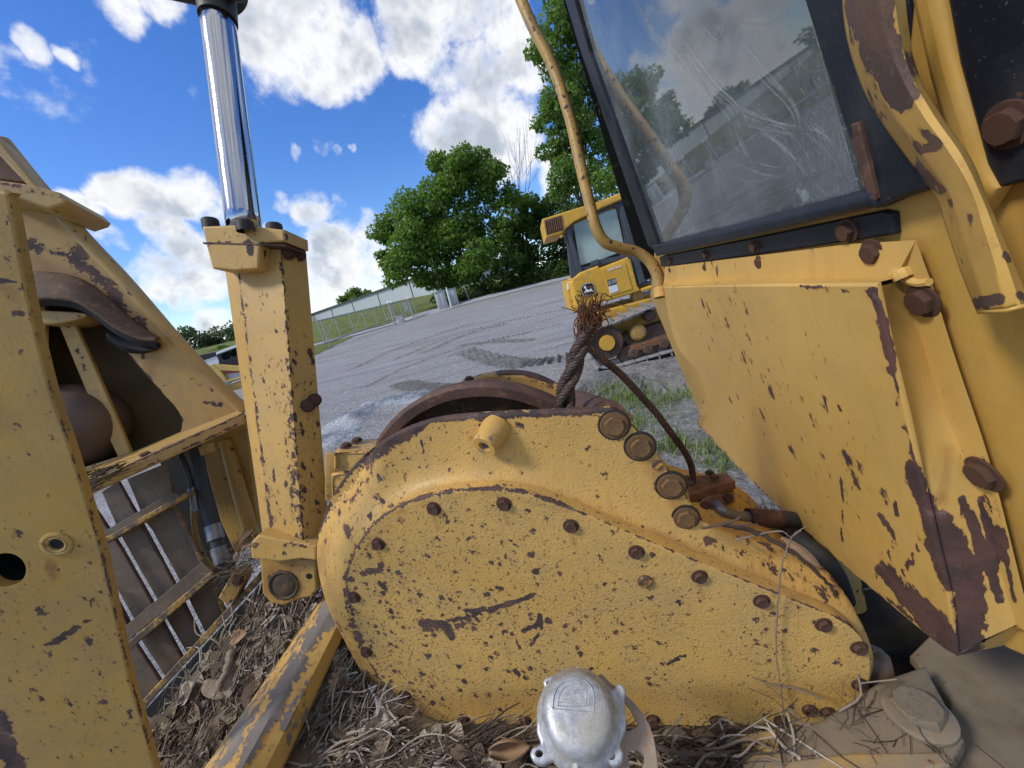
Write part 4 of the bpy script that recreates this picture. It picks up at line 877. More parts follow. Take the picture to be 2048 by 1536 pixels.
for x, y, z in [(576, 506, .945), (598, 509, .978), (616, 811, .955), (629, 800, .972)]:
    bolt('cylinder_bolt', at(x, y, z), unit(c2w((.55, .05, -.85))), .0125, M['rustbolt'], cyl)
rod_ax = [at(490, 470, 1.02), at(434, 20, 1.02)]
b = MB(); b.tube(resample(rod_ax, 12), .0405, 48); b.build('rod', M['chrome'], cyl, angle=180)
b = MB(); b.tube(resample([at(436.5, 40, 1.02), at(430, -20, 1.02)], 8), np.linspace(.044, .047, 8), 32); rt_ = b.build('rod_boot', M['grease'], cyl)
b = MB(); b.lathe(at(425, -46, 1.02), unit(c2w((.1, -.02, -1))), [(.0, .06), (.055, .06), (.062, .05), (.062, -.05), (0, -.06)], 32); b.tube([at(330, -14, 1.0), at(400, -16, 1.0), at(480, -20, 1.0)], [.012, .03, .022], 12); b.build('rod_eye', M['grease'], cyl)
LP = Pl.cam(570, 1150, .93, (.0, .1, -1))
b = MB(); b.plate([(518, 1112), (632, 1120), (634, 1180), (624, 1194), (596, 1200), (566, 1212), (540, 1207), (524, 1188)], LP.off(.02), .13, .006, .010); b.build('pin_lug', M['left'], cyl, [([(562, 1164), (572, 1174)], 44, .85), ([(567, 1168)], 70, .9, 'stain'), ([(540, 1130), (600, 1140)], 30, .4)])
b = MB(); b.plate([(499, 1088), (516, 1070), (632, 1092), (633, 1122), (602, 1118), (560, 1124), (502, 1118)], LP.off(-.01), .16, .005, .01); b.build('collar', M['cyl'], cyl, [([(499, 1088), (632, 1092)], 14, .5)])
b = MB(); pn = unit(c2w((.0, .1, -1))); pp = LP.off(.02).hit([(568, 1170)])[0]; b.lathe(pp, pn, [(.040, -.01), (.038, .003), (.034, .005), (.03, .001), (.024, .004), (.012, .006), (0, .005)], 30); b.build('pin', M['drumrust'], cyl)
b = MB(); pp = LP.off(.02).hit([(618, 1152)])[0]; b.lathe(pp, pn, [(.0075, .001), (.006, .0015), (0, .0014)], 14); b.build('bolt_hole', M['dark'], cyl)
# ---- near side plate ----------------------------------------------
LPn = Pl.cam(150, 1000, .60, (.22, .26, -.94))
LO = [(-260, 360, 1), (0, 381), (17, 388, 1), (38, 500), (62, 620), (98, 770), (135, 880), (168, 985), (205, 1110), (240, 1270), (262, 1370), (300, 1500), (360, 1750, 1), (-260, 1750, 1)]
hole = lambda cx, cy, rx, ry, n=24: [(cx + rx * math.cos(t), cy + ry * math.sin(t)) for t in np.linspace(0, 2 * math.pi, n, endpoint=False)]
b = MB(); b.plate(LO, LPn, .014, .004, .009, holes=[hole(12, 1140, 40, 34)], smooth=True)
edgeL = [(17, 388), (38, 500), (62, 620), (98, 770), (135, 880), (168, 985), (205, 1110), (240, 1270), (300, 1500)]
lst = [(edgeL, 7, .55), ([(0, 562), (30, 566), (44, 572)], 11, 1.), ([(22, 632), (40, 630)], 13, .95), ([(95, 1290), (130, 1268), (180, 1240)], 6, 1.02), ([(110, 1290), (150, 1262)], 5, .9), ([(170, 1195), (188, 1215)], 7, .8), ([(0, 1440), (15, 1500), (30, 1536)], 34, 1.), ([(130, 1400), (145, 1410)], 9, .8), ([(255, 1420), (262, 1440)], 9, .85), ([(0, 1100), (200, 1400)], 150, .22, 'dens'), ([(100, 1130), (105, 1150)], 20, .9, 'stain'), (edgeL, 26, .3, 'dens'), ([(0, 566), (25, 590)], 22, .7, 'stain')]
side = b.build('side_plate', M['left'], mach, lst, 40)
b = MB(); pc2 = LPn.hit([(114, 1088)])[0]; b.lathe(pc2, LPn.n, [(.0215, -.001), (.0215, .0015), (.019, .003), (.016, .003), (.0145, .001), (.013, .003), (.0105, .002), (.009, -.02), (0, -.02)], 32); b.build('grease_fitting_boss', M['left'], side, [([(114, 1088)], 16, .25)])
b = MB(); b.lathe(LPn.off(.001).hit([(116, 1086)])[0], LPn.n, [(.009, .0024), (0, .0022)], 20); b.build('bolt_hole', M['dark'], side)
b = MB(); pc3 = LPn.hit([(12, 1140)])[0]; b.lathe(pc3 - LPn.n * .014, LPn.n, [(.034, -.05), (.034, 0)], 30); b.lathe(pc3 - LPn.n * .06, LPn.n, [(.04, 0), (0, 0)], 30); b.build('bolt_recess', M['dark'], side)
# ---- arch ------------------------------------------------------------
AP = Pl.cam(320, 760, 1.12, (.30, .02, -.95))
AO = [(-60, 250, 1), (0, 292), (70, 378), (160, 480), (250, 575), (350, 690), (440, 785), (486, 826, 1), (420, 858), (345, 893), (260, 925), (150, 965, 1), (-60, 965, 1)]
cut = [(90, 600, 1), (150, 600), (206, 640), (250, 700), (310, 770), (352, 815), (364, 842), (358, 868), (330, 884), (262, 905), (150, 940, 1), (90, 930, 1)]
arst = [([(0, 292), (70, 378), (160, 480), (250, 575), (350, 690), (440, 785), (486, 826)], 8, .45), ([(60, 490), (130, 505), (190, 545), (240, 610), (300, 668)], 34, .66), ([(60, 470), (160, 500), (215, 570)], 24, .5), ([(410, 805), (445, 812), (440, 800)], 8, .85), ([(415, 770), (425, 780)], 8, .8), ([(286, 710), (292, 720)], 8, .9), ([(206, 640), (250, 700), (310, 770), (364, 842)], 7, .8), ([(240, 610), (320, 690), (300, 740)], 36, .6, 'stain'), ([(60, 520), (200, 600)], 60, .6, 'stain')]
b = MB(); b.plate(AO, AP, .012, .006, .011, holes=[cut], smooth=True)
arch = b.build('arch', M['arch'], mach, arst, 40)
b = MB(); E = [(0, 284), (70, 370), (160, 472), (250, 567), (350, 682), (440, 778), (488, 824)]
pe = catmull3(np.array([AP.off(.02).hit([q])[0] for q in E]), 6); b.tube(pe, .022, 16); b.build('arch_edge_tube', M['arch'], arch, [([(250, 575), (350, 690), (486, 826)], 9, .48)])
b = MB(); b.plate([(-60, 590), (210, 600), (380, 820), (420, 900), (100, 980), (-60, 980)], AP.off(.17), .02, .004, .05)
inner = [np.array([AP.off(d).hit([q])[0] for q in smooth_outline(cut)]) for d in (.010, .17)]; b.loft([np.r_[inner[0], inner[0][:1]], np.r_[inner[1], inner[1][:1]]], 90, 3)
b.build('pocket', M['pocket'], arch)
b = MB(); b.plate([(116, 648), (146, 640), (200, 760), (262, 905), (236, 915), (175, 790)], AP.off(.02), .012, .003, .012); b.build('rib', M['arch'], arch, [([(130, 645), (150, 690), (170, 740)], 16, .62), ([(150, 690), (250, 905)], 10, .45)])
b = MB(); b.plate([(60, 622), (158, 625), (172, 632), (150, 640), (110, 648), (60, 645)], AP.off(-.03), .10, .004, .012, smooth=True); b.build('cap_plate', M['arch'], arch, [([(60, 635), (160, 632)], 12, .55)])
b = MB(); bc_ = at(152, 852, 1.12); b.lathe(bc_, unit(c2w((.2, .6, -.6))), [(.124 * math.cos(q), .124 * math.sin(q)) for q in np.linspace(1.5708, -1.2, 16)], 44); b.build('ball', M['ball'], arch, angle=180)
# worn lip hanging over the pocket: top skin and thick drooping edge
up_ = [(40, 545), (110, 548), (165, 562), (215, 598), (262, 640), (300, 668), (318, 678)]; lo_ = [(40, 606), (100, 600), (150, 606), (190, 628), (235, 660), (278, 680), (312, 684)]
uz, lz = catmull3(np.array([AP.off(-.004).hit([q])[0] for q in up_]), 6), catmull3(np.array([AP.off(-.055).hit([q])[0] for q in lo_]), 6)
l2 = catmull3(np.array([AP.off(-.04).hit([(q[0] + 2, q[1] + 12)])[0] for q in lo_]), 6); l3 = catmull3(np.array([AP.off(.03).hit([(q[0] + 3, q[1] + 8)])[0] for q in lo_]), 6)
b = MB(); b.loft([uz, (uz + lz) / 2 - AP.n * -.008, lz], 60, 5); lip = b.build('rubber_lip', M['lip'], arch, angle=60, solid=.006); b = MB(); b.loft([lz, l2, l3], 60, 4); b.build('lip_edge', M['rubber'], lip, angle=60)
b = MB(); b.loft([catmull3(np.array([AP.off(o_).hit([q])[0] for q in p_]), 6) for o_, p_ in ((-.02, [(225, 668), (262, 682), (300, 690), (322, 688)]), (-.03, [(215, 668), (250, 692), (290, 700), (322, 692)]), (.02, [(215, 680), (250, 705), (285, 708), (318, 696)]))], 40, 4); b.build('lip_fold', M['rubber'], lip, angle=60, solid=.004)
b = MB(); TP = AP.off(-.10); b.plate([(-60, 352), (0, 360), (60, 368), (118, 384), (134, 400), (128, 408), (96, 418), (40, 398), (-60, 380)], TP, .16, .006, .015, smooth=False); b.build('top_ledge', M['arch'], arch, [([(0, 365), (134, 400)], 14, .5)])
b = MB(); b.plate([(-60, 300), (0, 305), (62, 366), (-60, 352)], AP.off(-.02), .02, .003, .03); b.build('upper_recess', M['lip'], arch)
b = MB(); b.plate([(-60, 235), (0, 283), (78, 378), (56, 372), (0, 312), (-60, 265)], AP.off(-.06), .05, .004, .02); b.build('upper_rim', M['arch'], arch)
# ---- shelf under the arch, and the grille -------------------------------
S = [at(*q) for q in [(172, 968, .93), (488, 826, 1.12), (470, 818, 1.22), (168, 945, 1.05)]]
b = MB(); fr_ = [at(*q) for q in [(178, 990, .93), (492, 846, 1.12)]]
b.loft([[fr_[0], fr_[1]], [S[0], S[1]], [S[3], S[2]]], 70, 6); shelf = b.build('shelf_plate', M['arch'], mach, [([(172, 968), (488, 826)], 7, .62), ([(178, 986), (490, 842)], 8, .55)], solid=.02)
bolt('shelf_bolt', at(292, 912, 1.02), (0, -.2, 1), .012, M['rustbolt'], shelf)
GP = Pl.cam(300, 1150, 1.12, (.25, -.05, -.96))
grille = thing('front_grille', GP.p, None, None); grille.parent = mach; grille.location = Vector(GP.p - WLOC[mach.name])
rows = [(((120, 990), (176, 985), (234, 1072), (170, 1080)), ((197, 985), (236, 962), (286, 1044), (238, 1068)), ((250, 962), (330, 930), (350, 1015), (362, 1012), (288, 1044))),
        (((150, 1090), (205, 1092), (268, 1250), (215, 1252)), ((246, 1092), (252, 1090), (299, 1070), (309, 1212), (306, 1218)),),]
def slat(poly, tilt): 
    b = MB(); b.plate(poly, Pl(GP.hit([poly[0]])[0], GP.n + tilt), .007, .002, .03); return b.build('slat', M['slat'], grille)
tl = _R * .10
for q in [((150, 1100), (205, 1130), (226, 1182), (264, 1254), (273, 1288), (326, 1368), (290, 1420), (230, 1330)),
          ((150, 1000), (172, 990), (228, 1072), (243, 1096), (310, 1214), (324, 1243), (366, 1318), (336, 1362), (283, 1282), (274, 1250), (233, 1176), (170, 1080)),
          ((203, 984), (236, 962), (279, 1047), (294, 1065), (352, 1173), (368, 1206), (401, 1274), (377, 1312), (333, 1238), (320, 1210), (253, 1092), (239, 1066)),
          ((254, 958), (335, 925), (350, 1012), (362, 1022), (416, 1146), (450, 1225), (412, 1268), (378, 1200), (362, 1167), (304, 1060), (289, 1042))]: slat(q, tl * rng.uniform(.2, .5))
for q in [((226, 1182), (273, 1288), (326, 1368)), ((172, 990), (243, 1096), (310, 1214), (366, 1318)), ((236, 962), (294, 1065), (352, 1173), (401, 1274))]:
    b = MB(); b.tube([GP.off(-.006).hit([p])[0] for p in q], .0045, 8); b.build('slat_edge', M['rust'], grille)
for q in [((196, 1082), (196, 1070), (344, 984), (360, 992)), ((250, 1286), (246, 1256), (404, 1124), (424, 1142))]:
    b = MB(); b.plate(q, GP.off(-.035), .004, .001, .03); b.build('bar_shelf', M['slat'], grille)
for q in [((200, 1094), (364, 1000), (360, 991), (197, 1082)), ((256, 1304), (430, 1152), (424, 1141), (251, 1288)), ((288, 1418), (522, 1162), (514, 1152), (283, 1403))]:
    b = MB(); b.plate(q, GP.off(-.06), .075, .003, .02); b.build('crossbar', M['slatbar'], grille, [(q[:2], 9, .5)])
b = MB(); b.tube([GP.off(-.01).hit([q])[0] for q in [(335, 985), (350, 1012), (357, 1026), (417, 1148), (450, 1225)]], .006, 8); b.build('edge_strip', M['slatbar'], grille)
b = MB(); b.plate([(436, 1196), (462, 1150), (486, 1142), (490, 1160), (470, 1200), (455, 1212)], GP.off(-.07), .06, .004, .012); gb = b.build('grille_block', M['left'], grille)
bolt('block_bolt', GP.off(-.072).hit([(476, 1160)])[0], GP.n, .012, M['rustbolt'], mach)
b = MB(); b.plate([(286, 1424), (522, 1166), (540, 1215), (440, 1310), (320, 1460)], Pl.cam(400, 1320, 1.32, (0, 0, -1)), .02, .004, .05); b.build('gap_shade', M['dark'], mach)  # dark sheet added as the shade in the gap below the grille
# yellow panel, hoses in the dark gap
b = MB(); b.plate([(396, 872), (488, 830), (500, 930), (520, 1085), (470, 1108), (440, 1040), (410, 930)], Pl.cam(460, 960, 1.30, (.1, .1, -1)), .02, .004, .02); pnl = b.build('inner_panel', M['left'], mach, [([(440, 960), (480, 950)], 6, .7), ([(470, 1100), (520, 1085)], 30, .7, 'stain')])
b = MB(); b.tube(curve3([(452, 880, 1.285), (478, 980, 1.285), (505, 1075, 1.285)]), .022, 12); b.build('panel_fold', M['left'], pnl)
b = MB(); b.plate([(300, 880), (430, 850), (470, 1110), (450, 1200), (380, 1180), (350, 1000)], Pl.cam(400, 1000, 1.42, (0, 0, -1)), .02, .004, .05); b.build('hose_gap_shade', M['dark'], mach)  # dark sheet painted as the shade behind the hoses
for pts, r, mt in [([(352, 890, 1.2), (370, 930, 1.18), (384, 975, 1.18), (393, 1020, 1.18)], .008, 'hose'), ([(385, 870, 1.22), (398, 930, 1.2), (412, 1000, 1.18), (426, 1050, 1.17), (440, 1110, 1.15), (462, 1165, 1.15)], .017, 'hose'), ([(386, 1010, 1.2), (392, 1070, 1.2), (412, 1120, 1.19), (440, 1148, 1.18)], .008, 'rail')]:
    b = MB(); b.tube(curve3(pts), r, 12); hs_ = b.build('hydraulic_hose', M[mt], mach)
    if mt == 'hose':
        q = curve3(pts); k = len(q) - 1
        for i0, i1, rr_ in (((k * 6 // 10, k * 7 // 10, 1.35), (k * 75 // 100, k * 85 // 100, 1.2)) if r > .01 else ((k * 7 // 10, k, 1.5),)):
            b = MB(); b.tube(q[i0:i1 + 1], r * rr_, 12); b.build('hose_fitting', M['fitting'], hs_)
b = MB(); b.plate([(395, 895), (412, 888), (416, 905), (402, 912)], Pl.cam(405, 900, 1.16, (0, 0, -1)), .03, .002, .02); b.build('hose_clip', M['left'], mach)
# ---- worn bar lying under the winch ----------------------------------------
A1, A2, A3 = ln((392, 1560, .76), (652, 1186, 1.0), 30), ln((470, 1560, .70), (664, 1212, .95), 30), ln((552, 1560, .76), (690, 1262, .95), 30)
M1, M2 = ln((425, 1560, .712), (656, 1196, .965), 30), ln((520, 1560, .718), (680, 1240, .935), 30)
Z1, Z2 = ln((420, 1600, .95), (660, 1220, 1.15), 30), ln((560, 1600, .95), (690, 1280, 1.12), 30)
b = MB(); b.loft([A1, M1, A2, M2, A3, Z2, Z1], 90, 7, close=True)
b.build('arm', M['bar'], mach, [([(470, 1560), (560, 1390), (664, 1212)], 40, .80), ([(440, 1540), (540, 1370), (650, 1205)], 30, .60), ([(420, 1540), (520, 1380)], 16, .6), ([(510, 1560), (600, 1390), (670, 1250)], 26, .55), ([(545, 1560), (668, 1260)], 16, .42), ([(620, 1290), (655, 1230)], 20, .7), ([(480, 1560), (570, 1400)], 16, .7, 'stain'), ([(440, 1540), (640, 1240)], 50, .7, 'dens')], 40)
# ---- cab: one leaning rear wall ----------------------------------------------
NC = unit((-.90, .389, .196)); CAB = Pl.cam(1745, 505, .5, NC); cabn = CAB.n
wallO = [(1312, 560), (1320, 500), (1500, 452), (1786, 400), (1790, 380), (1750, -80), (2400, -80), (2400, 1500), (2040, 1330), (1960, 1270), (1880, 1200), (1700, 1040), (1400, 800), (1330, 650)]
b = MB(); b.plate([(1300, 590), (1308, 505), (1790, 395), (1830, -60), (2300, -60), (2300, 1420), (2020, 1300), (1900, 1230), (1700, 1060), (1400, 830)], CAB, .03, .004, .014, nb=2)
wst2 = [([(1866, 575), (1999, 998), (2040, 1180)], 9, .3), ([(1960, 1000), (2010, 1200)], 30, .4), ([(2010, 520), (2048, 540)], 10, .4)]
cab = b.build('cab', M['wall'], mach, wst2, 40)
GL = CAB.off(-.004)
b = MB(); b.plate([(1118, -60), (1595, -60), (1722, 392), (1306, 492)], GL, .006, .001, .03)
pane = b.build('window_pane', M['glass'], cab, [([(1605, 395), (1612, 375), (1590, 392)], 9, .9), ([(1700, 340), (1703, 355)], 8, .7), ([(1460, 320), (1465, 335)], 4, .7), ([(1405, 470), (1408, 476)], 4, .7), ([(1620, 165), (1625, 210)], 9, .6), ([(1330, 480), (1700, 392)], 9, .35)], 30)
b = MB(); SR = np.random.default_rng(5)
def scuff(pts, n, sp, r0):
    for _ in range(n):
        o = SR.normal(0, sp, 2); q = [(x + o[0] + SR.normal(0, sp * .25), y + o[1] + SR.normal(0, sp * .25)) for x, y in pts]; P_ = catmull3(GL.off(-.0006).hit(q), 8); k0 = SR.integers(0, max(1, len(P_) // 3)); k1 = len(P_) - SR.integers(0, max(1, len(P_) // 3)); P_ = P_[k0:k1]; f = np.linspace(0, 1, len(P_)); zz = (P_ - CAM) @ _F
        b.tube(P_, 1.9 * r0 * SR.uniform(.4, 1.2) * zz * np.sin(np.pi * np.clip(f, .04, .96)) ** .5, 4, False)
for pts, n, sp, r0 in [([(1255, -20), (1300, 60), (1370, 130), (1420, 190), (1450, 225)], 8, 5, .0012), ([(1310, 20), (1360, 90), (1420, 170), (1470, 225), (1500, 300)], 6, 6, .0014), ([(1440, 200), (1500, 235), (1560, 255), (1640, 270)], 7, 7, .0012), ([(1480, 90), (1540, 160), (1590, 220), (1610, 300)], 5, 8, .0014), ([(1470, 220), (1482, 280), (1500, 320)], 5, 6, .0016), ([(1390, 40), (1420, 80), (1440, 60), (1420, 50)], 3, 6, .001), ([(1450, 40), (1520, 50), (1570, 30)], 4, 8, .0012), ([(1500, 240), (1570, 300), (1610, 360)], 6, 12, .001), ([(1480, 330), (1540, 350), (1600, 340)], 5, 12, .0009), ([(1420, 280), (1430, 330), (1450, 380)], 3, 10, .0008), ([(1550, 180), (1600, 130), (1640, 90)], 4, 10, .001), ([(1600, 250), (1650, 280), (1690, 330)], 6, 10, .001)]: scuff(pts, n, sp, r0)
for _ in range(150):
    x, y = SR.uniform(1180, 1660), SR.uniform(0, 400); a = SR.normal(1.2, .5); L = SR.uniform(6, 34); scuff([(x, y), (x + L * .5 * math.cos(a) + SR.normal(0, 2), y + L * .5 * math.sin(a)), (x + L * math.cos(a), y + L * math.sin(a))], 1, 1, SR.uniform(.0003, .0008))
b.build('glass_scuff', M['scuff'], cab, angle=180)['kind'] = 'stuff'  # scratches and dried scuffs on the pane, laid as thin pale tubes
b = MB(); b.plate([(1306, 600), (1314, 512), (1786, 402), (1836, -50), (2290, -50), (2290, 1290), (2020, 1190), (1900, 1120), (1700, 950), (1400, 760)], CAB.off(.034), .75, .01, .2); b.build('cab_body', M['wall'], cab)
# frame: far post, sill bar, bolt band, near post
def wplate(nm, poly, off, th, bev, mt, st=None, sm=False, par=None):
    b = MB(); b.plate(poly, CAB.off(-off), th, bev, .012, smooth=sm); return b.build(nm, M[mt], par or cab, st, 40)
fr = wplate('window_frame', [(1112, -60), (1132, -60), (1180, 110), (1316, 490), (1306, 500), (1296, 492), (1160, 100)], .016, .03, .004, 'black', [([(1296, 492), (1160, 100)], 5, .2)])
wplate('sill_bar', [(1304, 493), (1480, 452), (1740, 384), (1748, 418), (1500, 476), (1312, 514)], .030, .04, .008, 'black', [([(1304, 500), (1740, 388)], 7, .45)])
wplate('bolt_band', [(1318, 514), (1500, 478), (1760, 424), (1784, 428), (1788, 470), (1500, 512), (1322, 534)], .008, .02, .003, 'black', [([(1640, 450), (1780, 460)], 16, .35)])
postO = [(1585, -60), (1700, -60), (1760, 180), (1830, 320), (1868, 380), (1800, 400), (1764, 418), (1745, 420), (1728, 392), (1716, 345), (1668, 200)]
wplate('near_post', postO, .022, .04, .006, 'black', [([(1700, 280), (1725, 330), (1745, 410)], 12, .7), ([(1665, 170), (1675, 210)], 9, .8), ([(1820, 330), (1868, 380)], 20, .62)])
wplate('post_fold', [(1700, 250), (1716, 246), (1752, 398), (1742, 416), (1730, 372)], .027, .006, .002, 'rust')
for x, y, r in [(1341, 521, .0100), (1412, 508, .0095), (1510, 492, .0105), (1697, 461, .0125)]: bolt('frame_bolt', CAB.off(-.008).hit([(x, y)])[0], cabn, r, M['rustbolt'], cab)
# dark inside of the cab, lit through its front window
ci = -cabn; lo = [CAB.off(.04).hit([q])[0] for q in [(1050, -260), (1760, -260), (1760, 470), (1290, 560)]]; hi = [p + ci * 1.1 for p in lo]
b = MB()
for i in range(4): j = (i + 1) % 4; b.add([lo[i], lo[j], hi[j], hi[i]], [[0, 1, 2, 3]])
def mixp(u, v): return (hi[0] * (1 - u) + hi[1] * u) * (1 - v) + (hi[3] * (1 - u) + hi[2] * u) * v
for (u0, u1, v0, v1) in [(0, .52, 0, 1), (.86, 1, 0, 1), (.52, .86, 0, .08), (.52, .86, .50, 1)]: b.add([mixp(u0, v0), mixp(u1, v0), mixp(u1, v1), mixp(u0, v1)], [[0, 1, 2, 3]])
b.build('cab_interior', M['inside'], cab, angle=20)
for k in range(7):
    b = MB(); u = .54 + .05 * k; b.tube([mixp(u, .06), mixp(u, .52)], .006, 6); b.build('guard_wire', M['galv'], cab)
for k in range(6):
    b = MB(); v = .10 + .075 * k; b.tube([mixp(.51, v), mixp(.87, v)], .006, 6); b.build('guard_wire', M['galv'], cab)
b = MB(); b.box(at(1600, 480, 1.0) + ci * .35, _R * .16, _U * .22, _F * .08, bev=.04); b.build('seat_back', M['rubber'], cab)
# ---- cab guard: folded sheet standing proud of the wall --------------------------
G = CAB.off(-.065)
face = [(1326, 574, 1), (1500, 570), (1752, 568, 1), (1776, 680), (1815, 840), (1846, 980), (1872, 1090), (1898, 1200), (1912, 1312, 1), (1880, 1292), (1790, 1218), (1700, 1142), (1550, 1008), (1460, 918), (1394, 846, 1), (1402, 812), (1409, 788), (1404, 760), (1392, 740), (1358, 700), (1340, 650)]
gst = [([(1600, 573), (1690, 582), (1752, 580), (1745, 600)], 13, .66), ([(1500, 578), (1540, 580), (1590, 578)], 7, .5), ([(1560, 572), (1570, 590)], 4, .6), ([(1752, 600), (1765, 640), (1778, 700), (1782, 720)], 17, .78), ([(1780, 735), (1796, 790), (1798, 815)], 15, .75), ([(1790, 790), (1830, 930)], 9, .78), ([(1825, 940), (1850, 1010), (1875, 1090), (1900, 1160)], 34, 1.0), ([(1890, 1060), (1935, 1140), (1945, 1220), (1935, 1290), (1910, 1310)], 50, 1.05), ([(1770, 1140), (1800, 1180), (1850, 1225), (1890, 1260), (1900, 1300)], 32, 1.0), ([(1760, 1130), (1790, 1090), (1780, 1060), (1760, 1030)], 12, .72), ([(1790, 1000), (1795, 1035)], 12, .85), ([(1830, 1120), (1800, 1150), (1845, 1080)], 12, .72), ([(1682, 950), (1686, 1000), (1684, 1090)], 4, .95), ([(1700, 905), (1704, 935)], 5, .7), ([(1690, 870), (1700, 910)], 4, .7), ([(1676, 808), (1686, 830)], 7, .75), ([(1620, 830), (1632, 860)], 6, .75), ([(1780, 1200), (1900, 1305)], 10, .7),
       ([(1394, 846), (1550, 1008), (1700, 1142), (1880, 1292)], 6, .48), ([(1394, 846), (1409, 788), (1392, 740)], 7, .62), ([(1390, 860), (1410, 830)], 16, .6, 'stain'), ([(1450, 640), (1520, 720), (1580, 800), (1700, 960)], 90, .42, 'dens'), ([(1600, 780), (1680, 860)], 60, .5, 'dens'),
       ([(1960, 1000), (1985, 1090), (2000, 1190)], 16, .95), ([(1925, 1000), (1950, 1060), (1975, 1130), (2000, 1200)], 20, .98), ([(1965, 950), (2010, 1110), (2030, 1200)], 12, .75), ([(1990, 1000), (2010, 1090)], 16, .7), ([(1866, 575), (1900, 690), (1960, 880)], 4, .45), ([(1640, 590), (1650, 800)], 40, .15, 'stain'), ([(1900, 900), (1880, 1000)], 30, .6, 'stain')]
b = MB(); b.plate(face, G, .004, .0035, .0085, smooth=True, back=False)
fold = catmull(face[2:9]); crease = catmull([(1800, 562), (1832, 650), (1880, 800), (1935, 930), (1985, 1090), (2032, 1250)]); edge = catmull([(1832, 482), (1866, 575), (1912, 720), (1966, 880), (2000, 998), (2048, 1190), (2070, 1275)])
fP, cP, eP = G.off(.004).hit(fold), CAB.off(-.012).hit(crease), CAB.off(-.012).hit(edge)
fk = [resample(fP, 80), None, None]
mid = resample(fP, 80) * .5 + resample(cP, 80) * .5 - (-cabn) * .012
b.loft([resample(fP, 80), mid, resample(cP, 80)], 110, 8, flip=True); b.loft([resample(cP, 80), resample(eP, 80)], 110, 5, flip=True)
# bottom lip of the fold
lowl = [resample(np.array([fP[-1], cP[-1], eP[-1]]), 12), resample(np.array([fP[-1] - cabn * .06, cP[-1] - cabn * .03, eP[-1] - cabn * .02]), 12)]
b.loft(lowl, 16, 4, flip=True)
tb = G.off(.004).hit([(1326, 572), (1500, 568), (1752, 566)]); tm = CAB.off(-.020).hit([(1328, 562), (1500, 558), (1790, 556)]); te = CAB.off(-.012).hit([(1330, 534), (1500, 513), (1700, 488), (1832, 480)])
b.loft([tb, resample(tb, 20) * .4 + resample(tm, 20) * .6 + cabn * .012, tm], 90, 5, flip=True) if False else b.loft([resample(tb, 60), resample(tm, 60)], 90, 5)
b.loft([resample(tm, 60), resample(te, 60)], 90, 5)
b.add([tm[-1], te[-1], cP[0]], [[0, 1, 2]])
lt = G.off(.004).hit(catmull(face[14:] + [face[0]])); lw = CAB.off(-.012).hit(catmull(face[14:] + [face[0]])); b.loft([resample(lt, 40), resample(lw, 40)], 40, 3)
guard = b.build('cab_guard', M['guard'], mach, gst, 50, solid=None)
for x, y, r, pl_ in [(1341, 540, .0085, CAB.off(-.012)), (1411, 535, .0085, CAB.off(-.012)), (1520, 525, .0105, CAB.off(-.012)), (1746, 505, .0135, CAB.off(-.012)), (1846, 602, .0155, CAB.off(-.013)), (1968, 948, .0165, CAB.off(-.013))]:
    bolt('guard_bolt', pl_.hit([(x, y)])[0], cabn, r, M['rustbolt'], guard, hz=.6)
b = MB(); b.tube(CAB.off(-.016).hit(catmull([(1745, 562), (1785, 552), (1800, 545), (1808, 556)])), [.004] * 7 + [.007] * 6 + [.010] * 6, 10); b.tube(CAB.off(-.014).hit(catmull([(1806, 556), (1835, 566), (1858, 564)])), .0045, 8); b.build('weld_bead', M['guard'], guard)
# ---- column and bent tube right of the window -----------------------------------
wplate('column', [(1800, -60), (1862, -60), (1900, 120), (1968, 340), (1992, 380), (1960, 430), (1900, 330), (1850, 160)], .016, .014, .008, 'wall', [([(1862, 0), (1968, 340)], 5, .4)])
wplate('side_panel', [(1880, -60), (2200, -60), (2200, 330), (2048, 366), (1996, 378), (1970, 330), (1915, 130)], .012, .03, .004, 'black', [([(1980, 220), (2048, 190)], 16, .55)])
bolt('panel_bolt', CAB.off(-.014).hit([(2016, 250)])[0], cabn, .014, M['rustbolt'], cab, True, False, hz=.5)
T1 = [(1680, -60), (1690, 60), (1716, 155), (1752, 228), (1806, 305), (1868, 388), (1890, 450), (1918, 535), (1952, 622)]; T2 = [(1752, -60), (1766, 50), (1796, 140), (1842, 225), (1892, 295), (1940, 375), (1965, 450), (1990, 530), (2010, 618)]; T3 = [(1806, -60), (1818, 60), (1838, 150), (1886, 236), (1944, 320), (1980, 410), (2006, 470), (2034, 540), (2062, 604)]
t1, t2, t3 = [CAB.off(o).hit(catmull(q)) for o, q in ((-.030, T1), (-.072, T2), (-.045, T3))]; tq = CAB.off(-.064).hit(catmull([((a[0] * .62 + c[0] * .38), (a[1] * .62 + c[1] * .38)) for a, c in zip(T1, T2)])); tr = CAB.off(-.068).hit(catmull([((a[0] * .4 + c[0] * .6), (a[1] * .4 + c[1] * .6)) for a, c in zip(T2, T3)]))
b = MB(); b.loft([t1, tq, t2, tr, t3], 90, 8); endc = np.array([t1[-1], tq[-1], t2[-1], tr[-1], t3[-1]]); b.add(np.r_[endc, [CAB.off(-.01).hit([(2010, 606)])[0]]], [[0, 1, 5], [1, 2, 5], [2, 3, 5], [3, 4, 5]])
